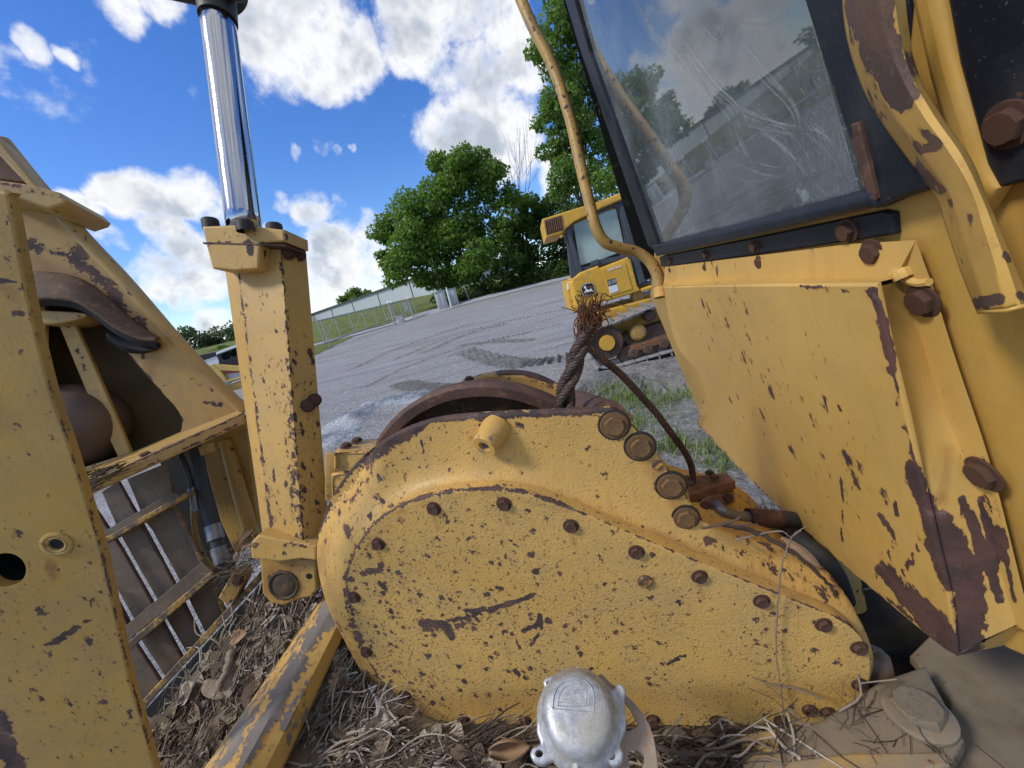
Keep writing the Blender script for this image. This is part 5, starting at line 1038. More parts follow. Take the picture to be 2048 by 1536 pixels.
b.build('bent_tube', M['wall'], cab, [([(1720, -60), (1745, 40), (1775, 130), (1800, 190)], 80, .95), ([(1780, 100), (1815, 210)], 30, .9), ([(1790, 230), (1840, 300)], 24, .6), ([(1830, 250), (1880, 290), (1850, 300)], 22, .66), ([(1820, 330), (1880, 380)], 26, .66), ([(1900, 400), (1905, 470), (1925, 530)], 12, .6), ([(1955, 605), (2000, 600)], 26, .85), ([(2010, 510), (2018, 520)], 13, 1.), ([(2040, 590), (2060, 600)], 20, .8), ([(1940, 430), (1950, 560)], 16, .42), ([(1840, 280), (1950, 500)], 50, .4, 'stain')], 60, solid=.003)
# ---- handrail -------------------------------------------------------------------
hp = [(1030, -30, 1.42), (1064, 50, 1.42), (1104, 130, 1.42), (1138, 230, 1.42), (1161, 330, 1.42), (1180, 410, 1.42), (1192, 455, 1.42), (1210, 484, 1.43), (1240, 496, 1.44), (1272, 504, 1.45), (1297, 520, 1.45), (1312, 545, 1.45), (1320, 575, 1.45)]
b = MB(); b.tube(curve3(hp), .0205, 18); rail = b.build('handrail', M['rail'], mach, [([(1090, 120), (1140, 240), (1165, 350)], 16, .40), ([(1240, 510), (1300, 530)], 9, .4)])
b = MB(); b.lathe(at(1321, 584, 1.45), unit(c2w((-.1, -.95, 0))), [(.026, -.02), (.026, .012), (.021, .018)], 18); b.build('rail_foot', M['wall'], rail)
# ---- valve block and hose behind the winch ------------------------------------------
VP = Pl.cam(1420, 985, .98, (-.15, -.25, -.95))
VA = [at(*q) for q in [(1378, 990, .95), (1470, 962, .97), (1452, 945, 1.06), (1372, 955, 1.05)]]; dn = np.array([0, 0, -.022])
b = MB(); b.add(VA + [p + dn for p in VA], [[0, 1, 2, 3], [7, 6, 5, 4], [0, 4, 5, 1], [1, 5, 6, 2], [2, 6, 7, 3], [3, 7, 4, 0]]); vb = b.build('valve_block', M['orange'], mach)
VB = [p + dn for p in [at(1392, 986, .975), at(1466, 966, .985), at(1450, 950, 1.05), at(1385, 956, 1.05)]]; d2 = np.array([0, 0, -.075]); b = MB(); b.add(VB + [p + d2 for p in VB], [[0, 1, 2, 3], [7, 6, 5, 4], [0, 4, 5, 1], [1, 5, 6, 2], [2, 6, 7, 3], [3, 7, 4, 0]]); b.build('valve_body', M['rail'], vb)
b = MB(); b.plate([(1396, 1008), (1420, 992), (1466, 988), (1462, 1008), (1440, 1016), (1402, 1022)], Pl.cam(1430, 1005, .955, (-.1, -.1, -1)), .03, .006, .01, smooth=True); b.build('flange_clamp', M['orange'], vb)
for x, y, z in [(1373, 958, .985), (1381, 968, .965), (1419, 946, 1.03), (1429, 955, 1.0)]: bolt('cap_bolt', at(x, y, z), (0, -.1, 1), .0085, M['rustbolt'], vb)
for x, y, z in [(1410, 1012, .945), (1456, 996, .95)]: bolt('clamp_bolt', at(x, y, z), c2w((-.1, 0, -1)), .0085, M['rustbolt'], vb)
b = MB(); b.tube(curve3([(1432, 1008, .955), (1446, 1022, .93), (1470, 1032, .93), (1500, 1035, .94)]), .014, 14); el_ = b.build('elbow', M['fitting'], vb)
b = MB(); b.tube(curve3([(1400, 1020, .97), (1412, 1034, .95), (1436, 1040, .95)]), .013, 12); b.build('lower_elbow', M['fitting'], vb)
b = MB(); b.tube(curve3([(1498, 1034, .94), (1540, 1036, .945), (1590, 1040, .97), (1640, 1060, 1.05)]), .0195, 16); hz = b.build('valve_hose', M['hose'], mach)
b = MB(); b.tube(curve3([(1496, 1034, .94), (1530, 1036, .942), (1556, 1038, .95)]), .0215, 16); b.build('ferrule', M['rust'], hz)
b = MB(); b.tube(curve3([(1590, 1075, .9), (1640, 1110, .86), (1670, 1150, .86), (1690, 1200, .9)]), .020, 12); b.build('pressure_hose', M['rubber'], mach)
# ---- deck under the winch and dusty deck on the right ------------------------------------
DZ = H - .825
def lv(px, py, z): 
    d = M3 @ np.array([(px - CX) / FPX, (py - CY) / FPX, 1.]); return CAM + d * ((z - H) / d[2])
def lvplane(z): return Pl((0, 0, z), (0, 0, 1))
b = MB(); b.plate([(1180, 1490), (1500, 1462), (1640, 1440), (1760, 1360), (1850, 1330), (1930, 1480), (1900, 1530), (1560, 1600), (1180, 1600)], lvplane(DZ), .03, .006, .012)
deck = b.build('deck_plate', M['deck'], mach, [([(1190, 1500), (1350, 1600)], 30, .3)])
b = MB(); b.plate([(560, 1500), (700, 1425), (800, 1442), (1185, 1452), (1185, 1640), (460, 1640)], lvplane(DZ - .03), .03, .004, .03); b.build('under_deck', M['deck'], deck)
b = MB(); b.plate([(1480, 1470), (1550, 1458), (1572, 1560), (1490, 1570)], lvplane(DZ + .006), .005, .002, .012); b.build('deck_patch', M['deck2'], deck, [([(1500, 1480), (1550, 1550)], 30, .4)])
b = MB(); b.plate([(1560, 1522), (1700, 1505), (1890, 1502), (1900, 1530), (1560, 1600)], lvplane(DZ + .004), .02, .004, .012); b.build('deck_step', M['deck2'], deck, [([(1560, 1560), (1880, 1520)], 22, .5)])
b = MB(); b.plate([(1780, 1600), (1890, 1490), (1900, 1400), (1820, 1310), (1870, 1260), (2000, 1290), (2060, 1180), (2300, 1100), (2300, 1700)], lvplane(DZ - .05), .02, .004, .02); b.build('floor_plate', M['deck'], mach)
nb_ = lv(1836, 1428, DZ + .004); bolt('deck_nut', nb_, (0, 0, 1), .034, M['deck'], deck, False)
b = MB(); b.lathe(nb_ + [0, 0, -.002], (0, 0, 1.), [(.046, 0), (.046, .006), (.040, .010), (.02, .010)], 30); b.build('nut_washer', M['deck'], deck)
b = MB(); sp = at(1752, 1330, .74); b.lathe(sp, unit(c2w((.75, -.1, -.5))), [(.034, -.1), (.034, .0), (.030, .012), (.02, .022), (0, .024)], 28); b.build('shaft_end', M['ball'], mach)
b = MB(); b.plate([(1560, 1040), (1680, 1120), (1900, 1290), (2100, 1360), (2100, 1500), (1800, 1400), (1660, 1200), (1500, 1100)], Pl.cam(1700, 1200, 1.05, (-.2, -.3, -.93)), .02, .004, .05); b.build('guard_gap_shade', M['dark'], mach)  # dark sheet painted as the shade in the gap beneath the cab guard
b = MB(); b.tube(curve3([(1640, 1090, .95), (1680, 1150, .93), (1695, 1210, .93)]), .035, 16); b.build('conduit', M['left'], mach)
b = MB(); b.plate([(1660, 1120), (1700, 1120), (1730, 1240), (1680, 1260)], Pl.cam(1690, 1190, .99, (-.1, -.1, -1)), .03, .004, .02); b.build('bracket', M['deck'], mach, [([(1680, 1160), (1710, 1240)], 30, .4)])

# ---- undercarriage carrying the machine (below the lower edge of the photograph) -------------------
b = MB(); b.box((.75, .84, .60), (.95, 0, 0), (0, .18, 0), (0, 0, .28), bev=.03); b.build('main_frame', M['grease'], mach)
def own_track(y):
    c = [(-.2 + .36 * math.cos(q), .40 + .36 * math.sin(q)) for q in np.linspace(math.pi * 1.5, math.pi * .5, 12)] + [(2.4 + .36 * math.cos(q), .40 + .36 * math.sin(q)) for q in np.linspace(math.pi * .5, -math.pi * .5, 12)]
    P = np.array(c + c[:1]); P = resample(P, int(np.sum(np.linalg.norm(np.diff(P, axis=0), axis=1)) / .19)); b = MB(); cen = P[:-1].mean(0)
    for p, q in zip(P[:-1], P[1:]):
        d = np.array([q[0] - p[0], 0, q[1] - p[1]]); n = unit([-d[2], 0, d[0]]); m_ = np.array([(p[0] + q[0]) / 2, y, (p[1] + q[1]) / 2])
        b.box(m_, d * .47, np.array([0, .22, 0]), n * .014); b.box(m_ + n * .03 - d * .38, d * .06, np.array([0, .215, 0]), n * .03)
    b.build('track', M['fartrack'], mach, angle=30)
    b = MB(); b.box((1.1, y, .40), (1.3, 0, 0), (0, .10, 0), (0, 0, .16), bev=.02); b.build('track_frame', M['deck'], mach)
own_track(.50)
# ================================================================ wire rope
def wz(px, py, off): return W0.off(off).hit([(px, py)])[0]
rope = thing('wire_rope', wz(1130, 830, .13), 'rusty braided wire rope rising from the winch drum with a frayed brush end', 'wire rope')
base = np.array([wz(*q) for q in [(1132, 850, .13), (1130, 815, .13), (1131, 785, .13), (1142, 750, .13), (1154, 715, .13), (1165, 682, .13), (1174, 652, .13)]]); cl = catmull3(base, 12)
X = _R; Y = _F
tt = np.linspace(0, 1, len(cl)); wd = np.interp(tt, [0, .35, .8, 1], [.0145, .0115, .0085, .005])[:, None]
for k, ph in enumerate((0, 2.1, 4.2)):
    a = ph + tt * 7.5; b = MB(); strands(b, cl + wd * (X * np.cos(a)[:, None] + Y * np.sin(a)[:, None] * .9), .0098, 6, .045, 6); b.build('strand', M['wire'], rope)
b = MB(); r = np.random.default_rng(3); o = wz(1172, 660, .13)
for i in range(95):
    s = wz(1172 + r.normal(0, 7), 668 + r.uniform(-14, 12), .13 + r.normal(0, .006)); ex, ey = 1182 + r.normal(0, 14), 618 + r.normal(0, 14); e = wz(ex, ey, .13 + r.normal(0, .025))
    m1 = s * .6 + e * .4 + r.normal(0, .007, 3) + (X * (ex - 1175) * .0004); c = e + r.normal(0, .008, 3) + X * (ex - 1176) * .0005
    p = catmull3(np.array([s, m1, e, c]), 5); b.tube(p, np.linspace(.0011, .0007, len(p)), 4, caps=False)
for ex, ey in [(1150, 592), (1158, 600), (1143, 612), (1205, 590), (1213, 607), (1222, 620), (1218, 600), (1196, 585), (1168, 585), (1232, 606)]:
    p = catmull3(np.array([wz(1172, 655, .13), wz((1172 + ex) / 2 + r.normal(0, 4), 632, .13 + r.normal(0, .01)), wz(ex, ey, .13)]), 6); b.tube(p, .0009, 4, caps=False)
b.build('frayed_end', M['fray'], rope)
b = MB(); strands(b, curve3([(1170, 690, .835), (1188, 704, .84), (1212, 724, .85), (1245, 752, .87), (1280, 790, .89), (1312, 826, .91), (1345, 870, .94), (1370, 905, .97), (1383, 935, .99), (1386, 965, 1.0)]), .0088, 6, .075, 7); b.build('loose_strand', M['wire'], rope)
# ================================================================ cast cap and its slotted bracket
ax = unit(c2w((-.14, -.79, -.60))); P0 = at(1160, 1452, .53); CPn = Pl(P0, ax)
cap = thing('metal_cap', P0, 'scratched cast aluminium cap with raised arch emblem standing before the winch cover', 'metal cap')
capO = [(1082, 1400), (1076, 1430), (1073, 1462), (1080, 1486), (1066, 1494), (1060, 1508), (1068, 1524), (1086, 1529), (1106, 1521), (1130, 1530), (1160, 1540), (1190, 1534), (1212, 1526), (1230, 1532), (1245, 1522), (1247, 1504), (1241, 1486), (1252, 1455), (1251, 1415), (1250, 1395), (1252, 1380), (1244, 1367), (1234, 1368), (1224, 1377), (1204, 1360), (1180, 1350), (1166, 1336), (1155, 1331), (1145, 1337), (1138, 1350), (1118, 1358), (1108, 1351), (1094, 1352), (1086, 1364), (1090, 1382)]
b = MB(); b.plate(capO, CPn, .016, .004, .004, holes=[hole(1098, 1367, 6, 6, 14), hole(1078, 1507, 8, 8, 14), hole(1222, 1512, 8.5, 8.5, 14)], smooth=True)
b.build('flange', M['alu'], cap)
dc = CPn.hit([(1157, 1432)])[0]
b = MB(); b.lathe(dc, ax, [(.060, -.012), (.058, -.002), (.0535, .003), (.0505, .008), (.049, .012), (.0478, .018), (.0455, .0245), (.0415, .029), (.036, .0315), (.029, .0325), (.014, .033), (0, .0331)], 56); b.build('dome', M['alu'], cap, angle=60)
b = MB(); b.lathe(dc, -ax, [(.056, .0), (.056, .03), (0, .03)], 40); b.build('skirt', M['alu'], cap)
b = MB(); q = [CPn.off(-d).hit([p])[0] for d, p in ((.003, (1153, 1538)), (.006, (1152, 1518)), (.010, (1151, 1502)), (.018, (1150, 1490)))]; b.tube(catmull3(np.array(q), 5), np.linspace(.0055, .0035, 16), 10); b.build('rib', M['alu'], cap)
EMB = Pl(dc + ax * .0326, ax); b = MB()
for pl_ in ([(1105, 1417), (1107, 1392), (1115, 1374), (1130, 1362), (1150, 1358), (1170, 1362), (1183, 1375), (1188, 1394), (1187, 1424)], [(1115, 1411), (1118, 1391), (1128, 1376), (1146, 1368), (1162, 1369)], ):
    b.tube(catmull3(EMB.hit(pl_), 5), .0010, 6)
for pl_ in ([(1187, 1424), (1146, 1421), (1105, 1417)], [(1140, 1381), (1172, 1382), (1171, 1408), (1118, 1404)], [(1128, 1389), (1139, 1389), (1139, 1400), (1128, 1400), (1128, 1389)], [(1114, 1412), (1150, 1413), (1178, 1412), (1179, 1386)], [(1150, 1388), (1150, 1401)], [(1160, 1388), (1161, 1402)], [(1146, 1386), (1166, 1387)]):
    b.tube(densify(EMB.hit(pl_), .004, False), .0008, 6)
b.build('emblem', M['alu'], cap)
b = MB(); BP = CPn.off(.03)
b.plate([(1196, 1352), (1222, 1366), (1255, 1392), (1288, 1430), (1306, 1470), (1314, 1515), (1316, 1570), (1284, 1570), (1288, 1520), (1284, 1508), (1272, 1500), (1262, 1500), (1256, 1510), (1258, 1570), (1200, 1570), (1180, 1450)], BP, .006, .001, .006, holes=[[(1240, 1398), (1256, 1412), (1270, 1436), (1276, 1450), (1266, 1458), (1254, 1462), (1248, 1440), (1240, 1420)]], smooth=True)
b.build('slotted_bracket', M['bracket'], cap)
# ================================================================ leaf litter, sticks, leaves
LIT = plane3((560, 1215, 1.09), (340, 1440, 1.0), (1000, 1520, .76)); LN = LIT.n if LIT.n[2] > 0 else -LIT.n
DK = lvplane(DZ); R3 = plane3((1400, 1050, .96), (1600, 1060, 1.02), (1700, 1220, .95)); R3n = R3.n if R3.n[2] > 0 else -R3.n
lit = MB(); r = np.random.default_rng(21)
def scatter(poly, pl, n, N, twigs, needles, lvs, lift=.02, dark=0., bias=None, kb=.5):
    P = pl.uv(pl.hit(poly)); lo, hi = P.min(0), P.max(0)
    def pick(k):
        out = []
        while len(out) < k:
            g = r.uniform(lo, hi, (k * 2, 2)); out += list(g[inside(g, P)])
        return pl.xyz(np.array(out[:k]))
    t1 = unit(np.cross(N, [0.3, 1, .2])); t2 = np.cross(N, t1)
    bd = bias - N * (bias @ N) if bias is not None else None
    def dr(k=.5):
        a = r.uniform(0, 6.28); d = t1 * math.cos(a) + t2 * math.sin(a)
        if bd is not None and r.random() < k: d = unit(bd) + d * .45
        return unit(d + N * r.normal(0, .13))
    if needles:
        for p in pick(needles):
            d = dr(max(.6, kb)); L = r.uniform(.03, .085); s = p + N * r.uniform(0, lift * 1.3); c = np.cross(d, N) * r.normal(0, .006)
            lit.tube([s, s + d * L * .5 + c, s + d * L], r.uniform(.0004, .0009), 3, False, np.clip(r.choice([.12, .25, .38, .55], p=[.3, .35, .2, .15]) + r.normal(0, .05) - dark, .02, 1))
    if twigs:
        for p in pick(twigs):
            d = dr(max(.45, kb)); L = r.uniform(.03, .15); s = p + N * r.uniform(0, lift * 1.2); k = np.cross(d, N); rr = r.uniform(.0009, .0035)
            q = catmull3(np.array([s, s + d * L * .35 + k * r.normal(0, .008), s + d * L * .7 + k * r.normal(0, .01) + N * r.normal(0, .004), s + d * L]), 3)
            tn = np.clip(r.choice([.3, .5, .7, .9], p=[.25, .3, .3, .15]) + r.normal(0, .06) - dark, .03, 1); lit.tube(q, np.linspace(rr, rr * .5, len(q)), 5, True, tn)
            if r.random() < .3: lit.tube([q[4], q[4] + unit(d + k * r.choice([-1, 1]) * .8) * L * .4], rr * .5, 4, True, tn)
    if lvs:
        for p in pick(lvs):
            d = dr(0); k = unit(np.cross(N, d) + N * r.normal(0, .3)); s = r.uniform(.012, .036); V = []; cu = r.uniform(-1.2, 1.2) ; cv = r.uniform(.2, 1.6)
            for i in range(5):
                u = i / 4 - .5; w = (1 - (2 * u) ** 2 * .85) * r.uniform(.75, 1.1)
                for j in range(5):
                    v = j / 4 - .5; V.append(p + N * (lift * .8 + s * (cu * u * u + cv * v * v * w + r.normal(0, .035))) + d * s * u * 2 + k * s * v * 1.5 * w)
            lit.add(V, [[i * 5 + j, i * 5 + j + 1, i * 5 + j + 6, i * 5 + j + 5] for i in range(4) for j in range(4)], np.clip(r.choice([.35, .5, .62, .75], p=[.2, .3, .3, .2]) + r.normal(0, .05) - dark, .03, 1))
LP1 = [(250, 1560), (318, 1440), (420, 1330), (520, 1210), (600, 1192), (662, 1196), (690, 1290), (730, 1400), (760, 1500), (780, 1640), (250, 1640)]
lit.plate(LP1, LIT.off(.012) if LIT.n[2] > 0 else LIT.off(-.012), .03, .004, .012, disp=lambda px: -.012 * (hnoise(px[:, 0] / 30, px[:, 1] / 30, 3, 1.) + .6 * hnoise(px[:, 0] / 30, px[:, 1] / 30, 4, 3.)))
lit.T[-1][:] = .30 + .12 * hnoise(np.arange(len(lit.T[-1])) * 1., np.arange(len(lit.T[-1])) * .3, 3, 1.)
diag = unit(at(650, 1200, 1.04) - at(450, 1500, .86))
scatter(LP1, LIT, 0, LN, 850, 4600, 300, .020, -.02, diag)
scatter([(640, 1500), (720, 1445), (800, 1462), (905, 1480), (1060, 1490), (1060, 1600), (600, 1600)], lvplane(DZ - .026), 0, np.array([0, 0, 1.]), 170, 900, 34, .016, -.02, _R, .8)
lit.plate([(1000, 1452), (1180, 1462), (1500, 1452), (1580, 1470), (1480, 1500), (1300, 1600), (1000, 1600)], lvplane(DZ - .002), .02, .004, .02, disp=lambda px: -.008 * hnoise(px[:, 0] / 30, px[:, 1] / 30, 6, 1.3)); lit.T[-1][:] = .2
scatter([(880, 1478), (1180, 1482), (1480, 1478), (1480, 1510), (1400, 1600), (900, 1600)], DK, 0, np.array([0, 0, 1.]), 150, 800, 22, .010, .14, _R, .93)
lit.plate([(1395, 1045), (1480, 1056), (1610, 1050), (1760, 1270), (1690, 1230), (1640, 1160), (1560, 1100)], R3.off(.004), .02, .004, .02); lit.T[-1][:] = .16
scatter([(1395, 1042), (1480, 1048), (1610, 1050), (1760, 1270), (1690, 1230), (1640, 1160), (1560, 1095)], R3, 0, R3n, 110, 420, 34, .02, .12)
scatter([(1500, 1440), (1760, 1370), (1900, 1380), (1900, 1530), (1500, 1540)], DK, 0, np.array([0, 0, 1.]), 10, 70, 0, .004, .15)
scatter([(172, 950), (260, 925), (210, 975), (176, 985)], plane3((172, 968, .95), (488, 826, 1.14), (168, 945, 1.07)), 0, np.array([0, 0, 1.]), 0, 110, 8, .01, .2)
scatter([(480, 1080), (520, 1085), (520, 1150), (440, 1180)], plane3((480, 1090, 1.15), (520, 1100, 1.1), (450, 1180, 1.1)), 0, np.array([0, -.3, 1.]), 10, 160, 3, .02, .15)
o = lit.build('leaf_litter', M['litter'], angle=60); props(o, 'dry twigs, pine needles and dead leaves piled on the machine deck', 'leaf litter', kind='stuff')
SG = 'loose sticks on the machine'
def onlit(px, py, up=.02): return LIT.hit([(px, py)])[0] + LN * up
def stick(pts, r0, mat, label, fork=None, r1=None):
    P = catmull3(np.array(pts), 6); P = P + rng.normal(0, r0 * .25, P.shape); rr = np.linspace(r0, r1 or r0 * .6, len(P)) * rng.uniform(.85, 1.15, len(P)); b = MB(); b.tube(P, rr, 8)
    for q in fork or []: b.tube(catmull3(np.array(q), 5), np.linspace(r0 * .7, r0 * .35, len(catmull3(np.array(q), 5))), 6)
    o = b.build('stick', M[mat], angle=60); return props(o, label, 'stick', SG)
wq = lambda px, py, o=-.012: W0.off(o).hit([(px, py)])[0]
stick([wq(1602, 1062, -.03), wq(1590, 1068, -.03), wq(1578, 1088), wq(1562, 1140), wq(1555, 1220), wq(1552, 1300), wq(1562, 1380, -.014), wq(1570, 1450, -.016), wq(1576, 1545, -.02)], .0016, 'twig', 'long hair-thin pale twig hanging down across the right of the winch cover', [[wq(1590, 1068, -.03), wq(1600, 1060, -.035), wq(1614, 1052, -.04)]])
stick([wq(1445, 1050, .03), wq(1500, 1062, .03), wq(1560, 1088, .03), wq(1610, 1122, .035), wq(1655, 1165, .045), wq(1688, 1205, .06)], .0048, 'darktwig', 'thick dark stick lying down the top slope of the winch beside the guard')
stick([wq(1402, 1056, .03), wq(1440, 1050, .02), wq(1470, 1040, .01), wq(1480, 1034, .01)], .0026, 'darktwig', 'short forked brown stick just under the rusty valve block', [[wq(1440, 1050, .02), wq(1490, 1050, .01), wq(1516, 1048, .01)]])
stick([wq(1470, 1080, .04), wq(1510, 1070, .03), wq(1560, 1062, .02), wq(1580, 1074, .02)], .002, 'twig', 'thin grey twig arching between the valve hose and the winch')
stick([onlit(582, 1486), onlit(612, 1496), onlit(640, 1500), onlit(672, 1514), onlit(700, 1536), onlit(724, 1560)], .0060, 'lichen', 'pale lichen-spotted branch at the bottom edge right of the worn arm', [[onlit(640, 1500), onlit(655, 1488, .03), onlit(668, 1482, .035)]])
stick([onlit(712, 1374), onlit(716, 1420), onlit(708, 1480), onlit(714, 1545)], .0042, 'twig', 'straight grey twig running down beside the lower left of the winch')
stick([onlit(618, 1396), onlit(660, 1376), onlit(700, 1352), onlit(724, 1344)], .0034, 'lichen', 'forked pale twig leaning against the winch under its left rim', [[onlit(660, 1376), onlit(640, 1398, .03)]])
stick([onlit(480, 1302, .03), onlit(474, 1340, .03), onlit(458, 1384, .035)], .0105, 'wood', 'stubby barkless stick left of the worn arm', None, .0085)
stick([onlit(390, 1500), onlit(430, 1450), onlit(470, 1420), onlit(494, 1412)], .0038, 'twig', 'bent grey stick in the litter left of the worn arm near the bottom')
stick([onlit(330, 1520), onlit(370, 1470), onlit(420, 1430), onlit(450, 1400)], .0030, 'darktwig', 'thin dark stick pointing from the side plate to the bark chunk')
stick([lv(1310, 1492, DZ + .02), lv(1370, 1506, DZ + .02), lv(1440, 1512, DZ + .02)], .0052, 'darktwig', 'brown stick lying on the deck right of the slotted bracket')
def chunk(c, L, w, h, axis, label, name, mat, cat):
    x = unit(axis); z = LN; y = np.cross(z, x); b = MB(); n = 14; V = []; rows = 12
    for i in range(rows):
        u = i / (rows - 1) * 2 - 1; tp = (1 - abs(u) ** 5) ** .5 * .8 + .2
        for j in range(n):
            a = 2 * math.pi * j / n; k = 1 + .22 * math.sin(a * 3 + u * 2.5) + .12 * math.sin(a * 5 + u * 7) + rng.normal(0, .06); V.append(c + x * (u * L + .06 * L * math.sin(a * 4)) + (y * w * math.cos(a) + z * h * math.sin(a)) * k * tp)
    F = [[i * n + j, i * n + (j + 1) % n, (i + 1) * n + (j + 1) % n, (i + 1) * n + j] for i in range(rows - 1) for j in range(n)]; F += [list(range(n))[::-1], list(range((rows - 1) * n, rows * n))]
    b.add(V, F); o = b.build(name, M[mat], angle=50, sub=1); return props(o, label, cat)
chunk(onlit(448, 1378, .022), .042, .020, .013, at(485, 1398, .95) - at(408, 1358, .98), 'broken chunk of flaky bark in the litter under the grille', 'bark_chunk', 'wood', 'bark')
chunk(onlit(784, 1490, .012), .062, .018, .010, onlit(790, 1560) - onlit(772, 1420), 'weathered grey splinter of wood below the lower left of the winch', 'wood_splinter', 'lichen', 'wood')
def leafthing(c, d, N, s, mat, label, curl=1.2, wd=.6, lob=0, name='dead_leaf'):
    d = unit(d - N * (d @ N)); k = np.cross(N, d); n = 13; V = []; m = 9
    for i in range(n):
        u = i / (n - 1); w = wd * math.sin(math.pi * min(1, u * .94 + .04)) ** .7 * (1 + lob * math.sin(u * 22))
        for j in range(m):
            v = j / (m - 1) * 2 - 1; V.append(c + d * s * (u - .5) + k * s * v * w * .5 * math.cos(curl * v * .5) + N * s * (curl * .3 * v * v * w + .22 * curl * (u - .5) ** 2 - .03 * (1 - abs(v)) + rng.normal(0, .006)))
    b = MB(); b.add(V, [[i * m + j, i * m + j + 1, (i + 1) * m + j + 1, (i + 1) * m + j] for i in range(n - 1) for j in range(m - 1)]); b.tube([c + d * s * .48, c + d * s * .62 + N * s * .03, c + d * s * .74], s * .012, 5)
    o = b.build(name, M[mat], angle=180, solid=.0006); return props(o, label, 'leaf')
UPZ = np.array([0, 0, 1.])
leafthing(lv(1020, 1498, DZ + .035), unit(_R + UPZ * .2), unit(UPZ + c2w((0, 0, -.9))), .075, 'deadleaf', 'large curled brown leaf under the winch just left of the metal cap', 2.4, .9)
leafthing(onlit(497, 1276, .03), _R + _U * .5, LN, .05, 'deadleaf', 'pinkish dead leaf lying above the bark chunk left of the arm', 1.0, .8, .1)
leafthing(onlit(632, 1408, .022), _U + _R * .3, LN, .05, 'deadleaf', 'crumpled tan leaf right of the arm behind the small green leaf', 1.6, .8, .1)
leafthing(onlit(690, 1360, .022), _U + _R * .1, LN, .05, 'deadleaf', 'lobed tan oak leaf tucked against the left rim of the winch', 1.2, .7, .35)
leafthing(wq(1600, 1105, .10), _R - _U * .8, unit(c2w((-.5, -.3, -.8))), .075, 'deadleaf', 'long curled leaf wedged between the pressure hose and the cab guard', 1.8, .5)
leafthing(onlit(624, 1425, .032), _R, LN, .020, 'greenleaf', 'small green leaf on the litter nearer the worn arm', .8, .8, .25, 'green_leaf')
leafthing(onlit(692, 1472, .03), _U, LN, .026, 'greenleaf', 'green leaf with torn edge on the litter nearer the winch', 1.0, .8, .25, 'green_leaf')
# ================================================================ parked bulldozer behind the winch
gp = ghit(1215, 742); a15 = R_(-6); S0 = Pl(gp, (math.sin(a15), -math.cos(a15), 0)); LX = np.array([math.cos(a15), math.sin(a15), 0]); dz = thing('bulldozer', gp * [1, 1, 0], 'yellow bulldozer with enclosed cab parked on its tracks across the gravel yard', 'bulldozer')
S1 = S0.off(.50); IN = -S0.n
def dpl(nm, poly, pl, th, bev, mt, par=None, sm=False, st=None, res=.05, holes=()):
    b = MB(); b.plate(poly, pl, th, bev, res, holes=holes, smooth=sm); return b.build(nm, M[mt], par or dz, st, 30)
TR = [(1420, 679), (1354, 700), (1282, 720), (1232, 735), (1206, 737), (1186, 720), (1177, 690), (1184, 668), (1200, 655), (1236, 643), (1282, 623), (1327, 606), (1420, 568)]
tp = S0.hit(catmull(TR, False, 8)); tp = resample(tp, int(np.sum(np.linalg.norm(np.diff(tp, axis=0), axis=1)) / .20))
def track(off, parent):
    b = MB()
    for i in range(len(tp) - 1):
        p, q = tp[i] + IN * off, tp[i + 1] + IN * off; d = q - p; n = unit(np.cross(d, IN)); 
        if n @ (p - (tp.mean(0) + IN * off)) < 0: n = -n
        c = (p + q) / 2 + IN * .24; b.box(c, d * .47, IN * .24, n * .018, bev=.006); b.box(c + n * .04 - d * .40, d * .05, IN * .235, n * .04)
        b.box(c - n * .05 + IN * .02, d * .42, IN * .06, n * .035)
    return b.build('track', M['shoe'], parent, angle=30)
track(.0, dz); track(1.55, dz)
for off in (.10,):
    hc = S0.off(off).hit([(1213, 685)])[0]; rr_ = np.linalg.norm(S0.off(off).hit([(1213, 651)])[0] - hc); nn = S0.n
    b = MB(); b.lathe(hc, nn, [(rr_, -.08), (rr_, 0), (rr_ * .92, .03), (rr_ * .55, .03), (rr_ * .5, .05), (0, .05)], 48); wh = b.build('sprocket', M['fartrack'], dz)
    b = MB(); b.lathe(hc + nn * .05, nn, [(rr_ * .46, 0), (rr_ * .44, .03), (0, .035)], 36); b.build('hub', M['farpaint'], wh)
    for k in range(16):
        a = k * math.pi / 8; x, y, _ = frame(nn); p = hc + nn * .04 + (x * math.cos(a) + y * math.sin(a)) * rr_ * .62; b = MB(); b.lathe(p, nn, [(.014, 0), (.014, .012), (0, .012)], 6); b.build('hub_bolt', M['fartrack'], wh)
dpl('track_frame', [(1240, 700), (1262, 690), (1400, 648), (1420, 690), (1350, 690), (1240, 722)], S0.off(.12), .3, .02, 'fartrack')
dpl('frame_rail', [(1262, 694), (1400, 652), (1400, 664), (1262, 706)], S0.off(.08), .08, .01, 'orange')
dpl('track_frame_top', [(1236, 676), (1300, 652), (1420, 618), (1420, 650), (1262, 694)], S0.off(.2), .25, .02, 'fartrack')
b = MB(); ab = S0.off(.16).hit([(1276, 665)])[0]; b.lathe(ab, S0.n, [(.14, -.1), (.14, .02), (.09, .06), (.06, .06), (0, .08)], 24); b.build('recoil_housing', M['rail'], dz)
for x, y in [(1268, 706), (1296, 698), (1328, 687), (1360, 677)]:
    b = MB(); b.lathe(S0.off(.1).hit([(x, y)])[0], S0.n, [(.10, -.2), (.10, 0), (.07, .03), (.05, .03), (0, .04)], 24); b.build('track_roller', M['fartrack'], dz)
b = MB(); b.lathe(S0.off(.14).hit([(1300, 632)])[0], S0.n, [(.10, -.2), (.10, 0), (.08, .03), (0, .03)], 24); b.build('carrier_roller', M['fartrack'], dz)
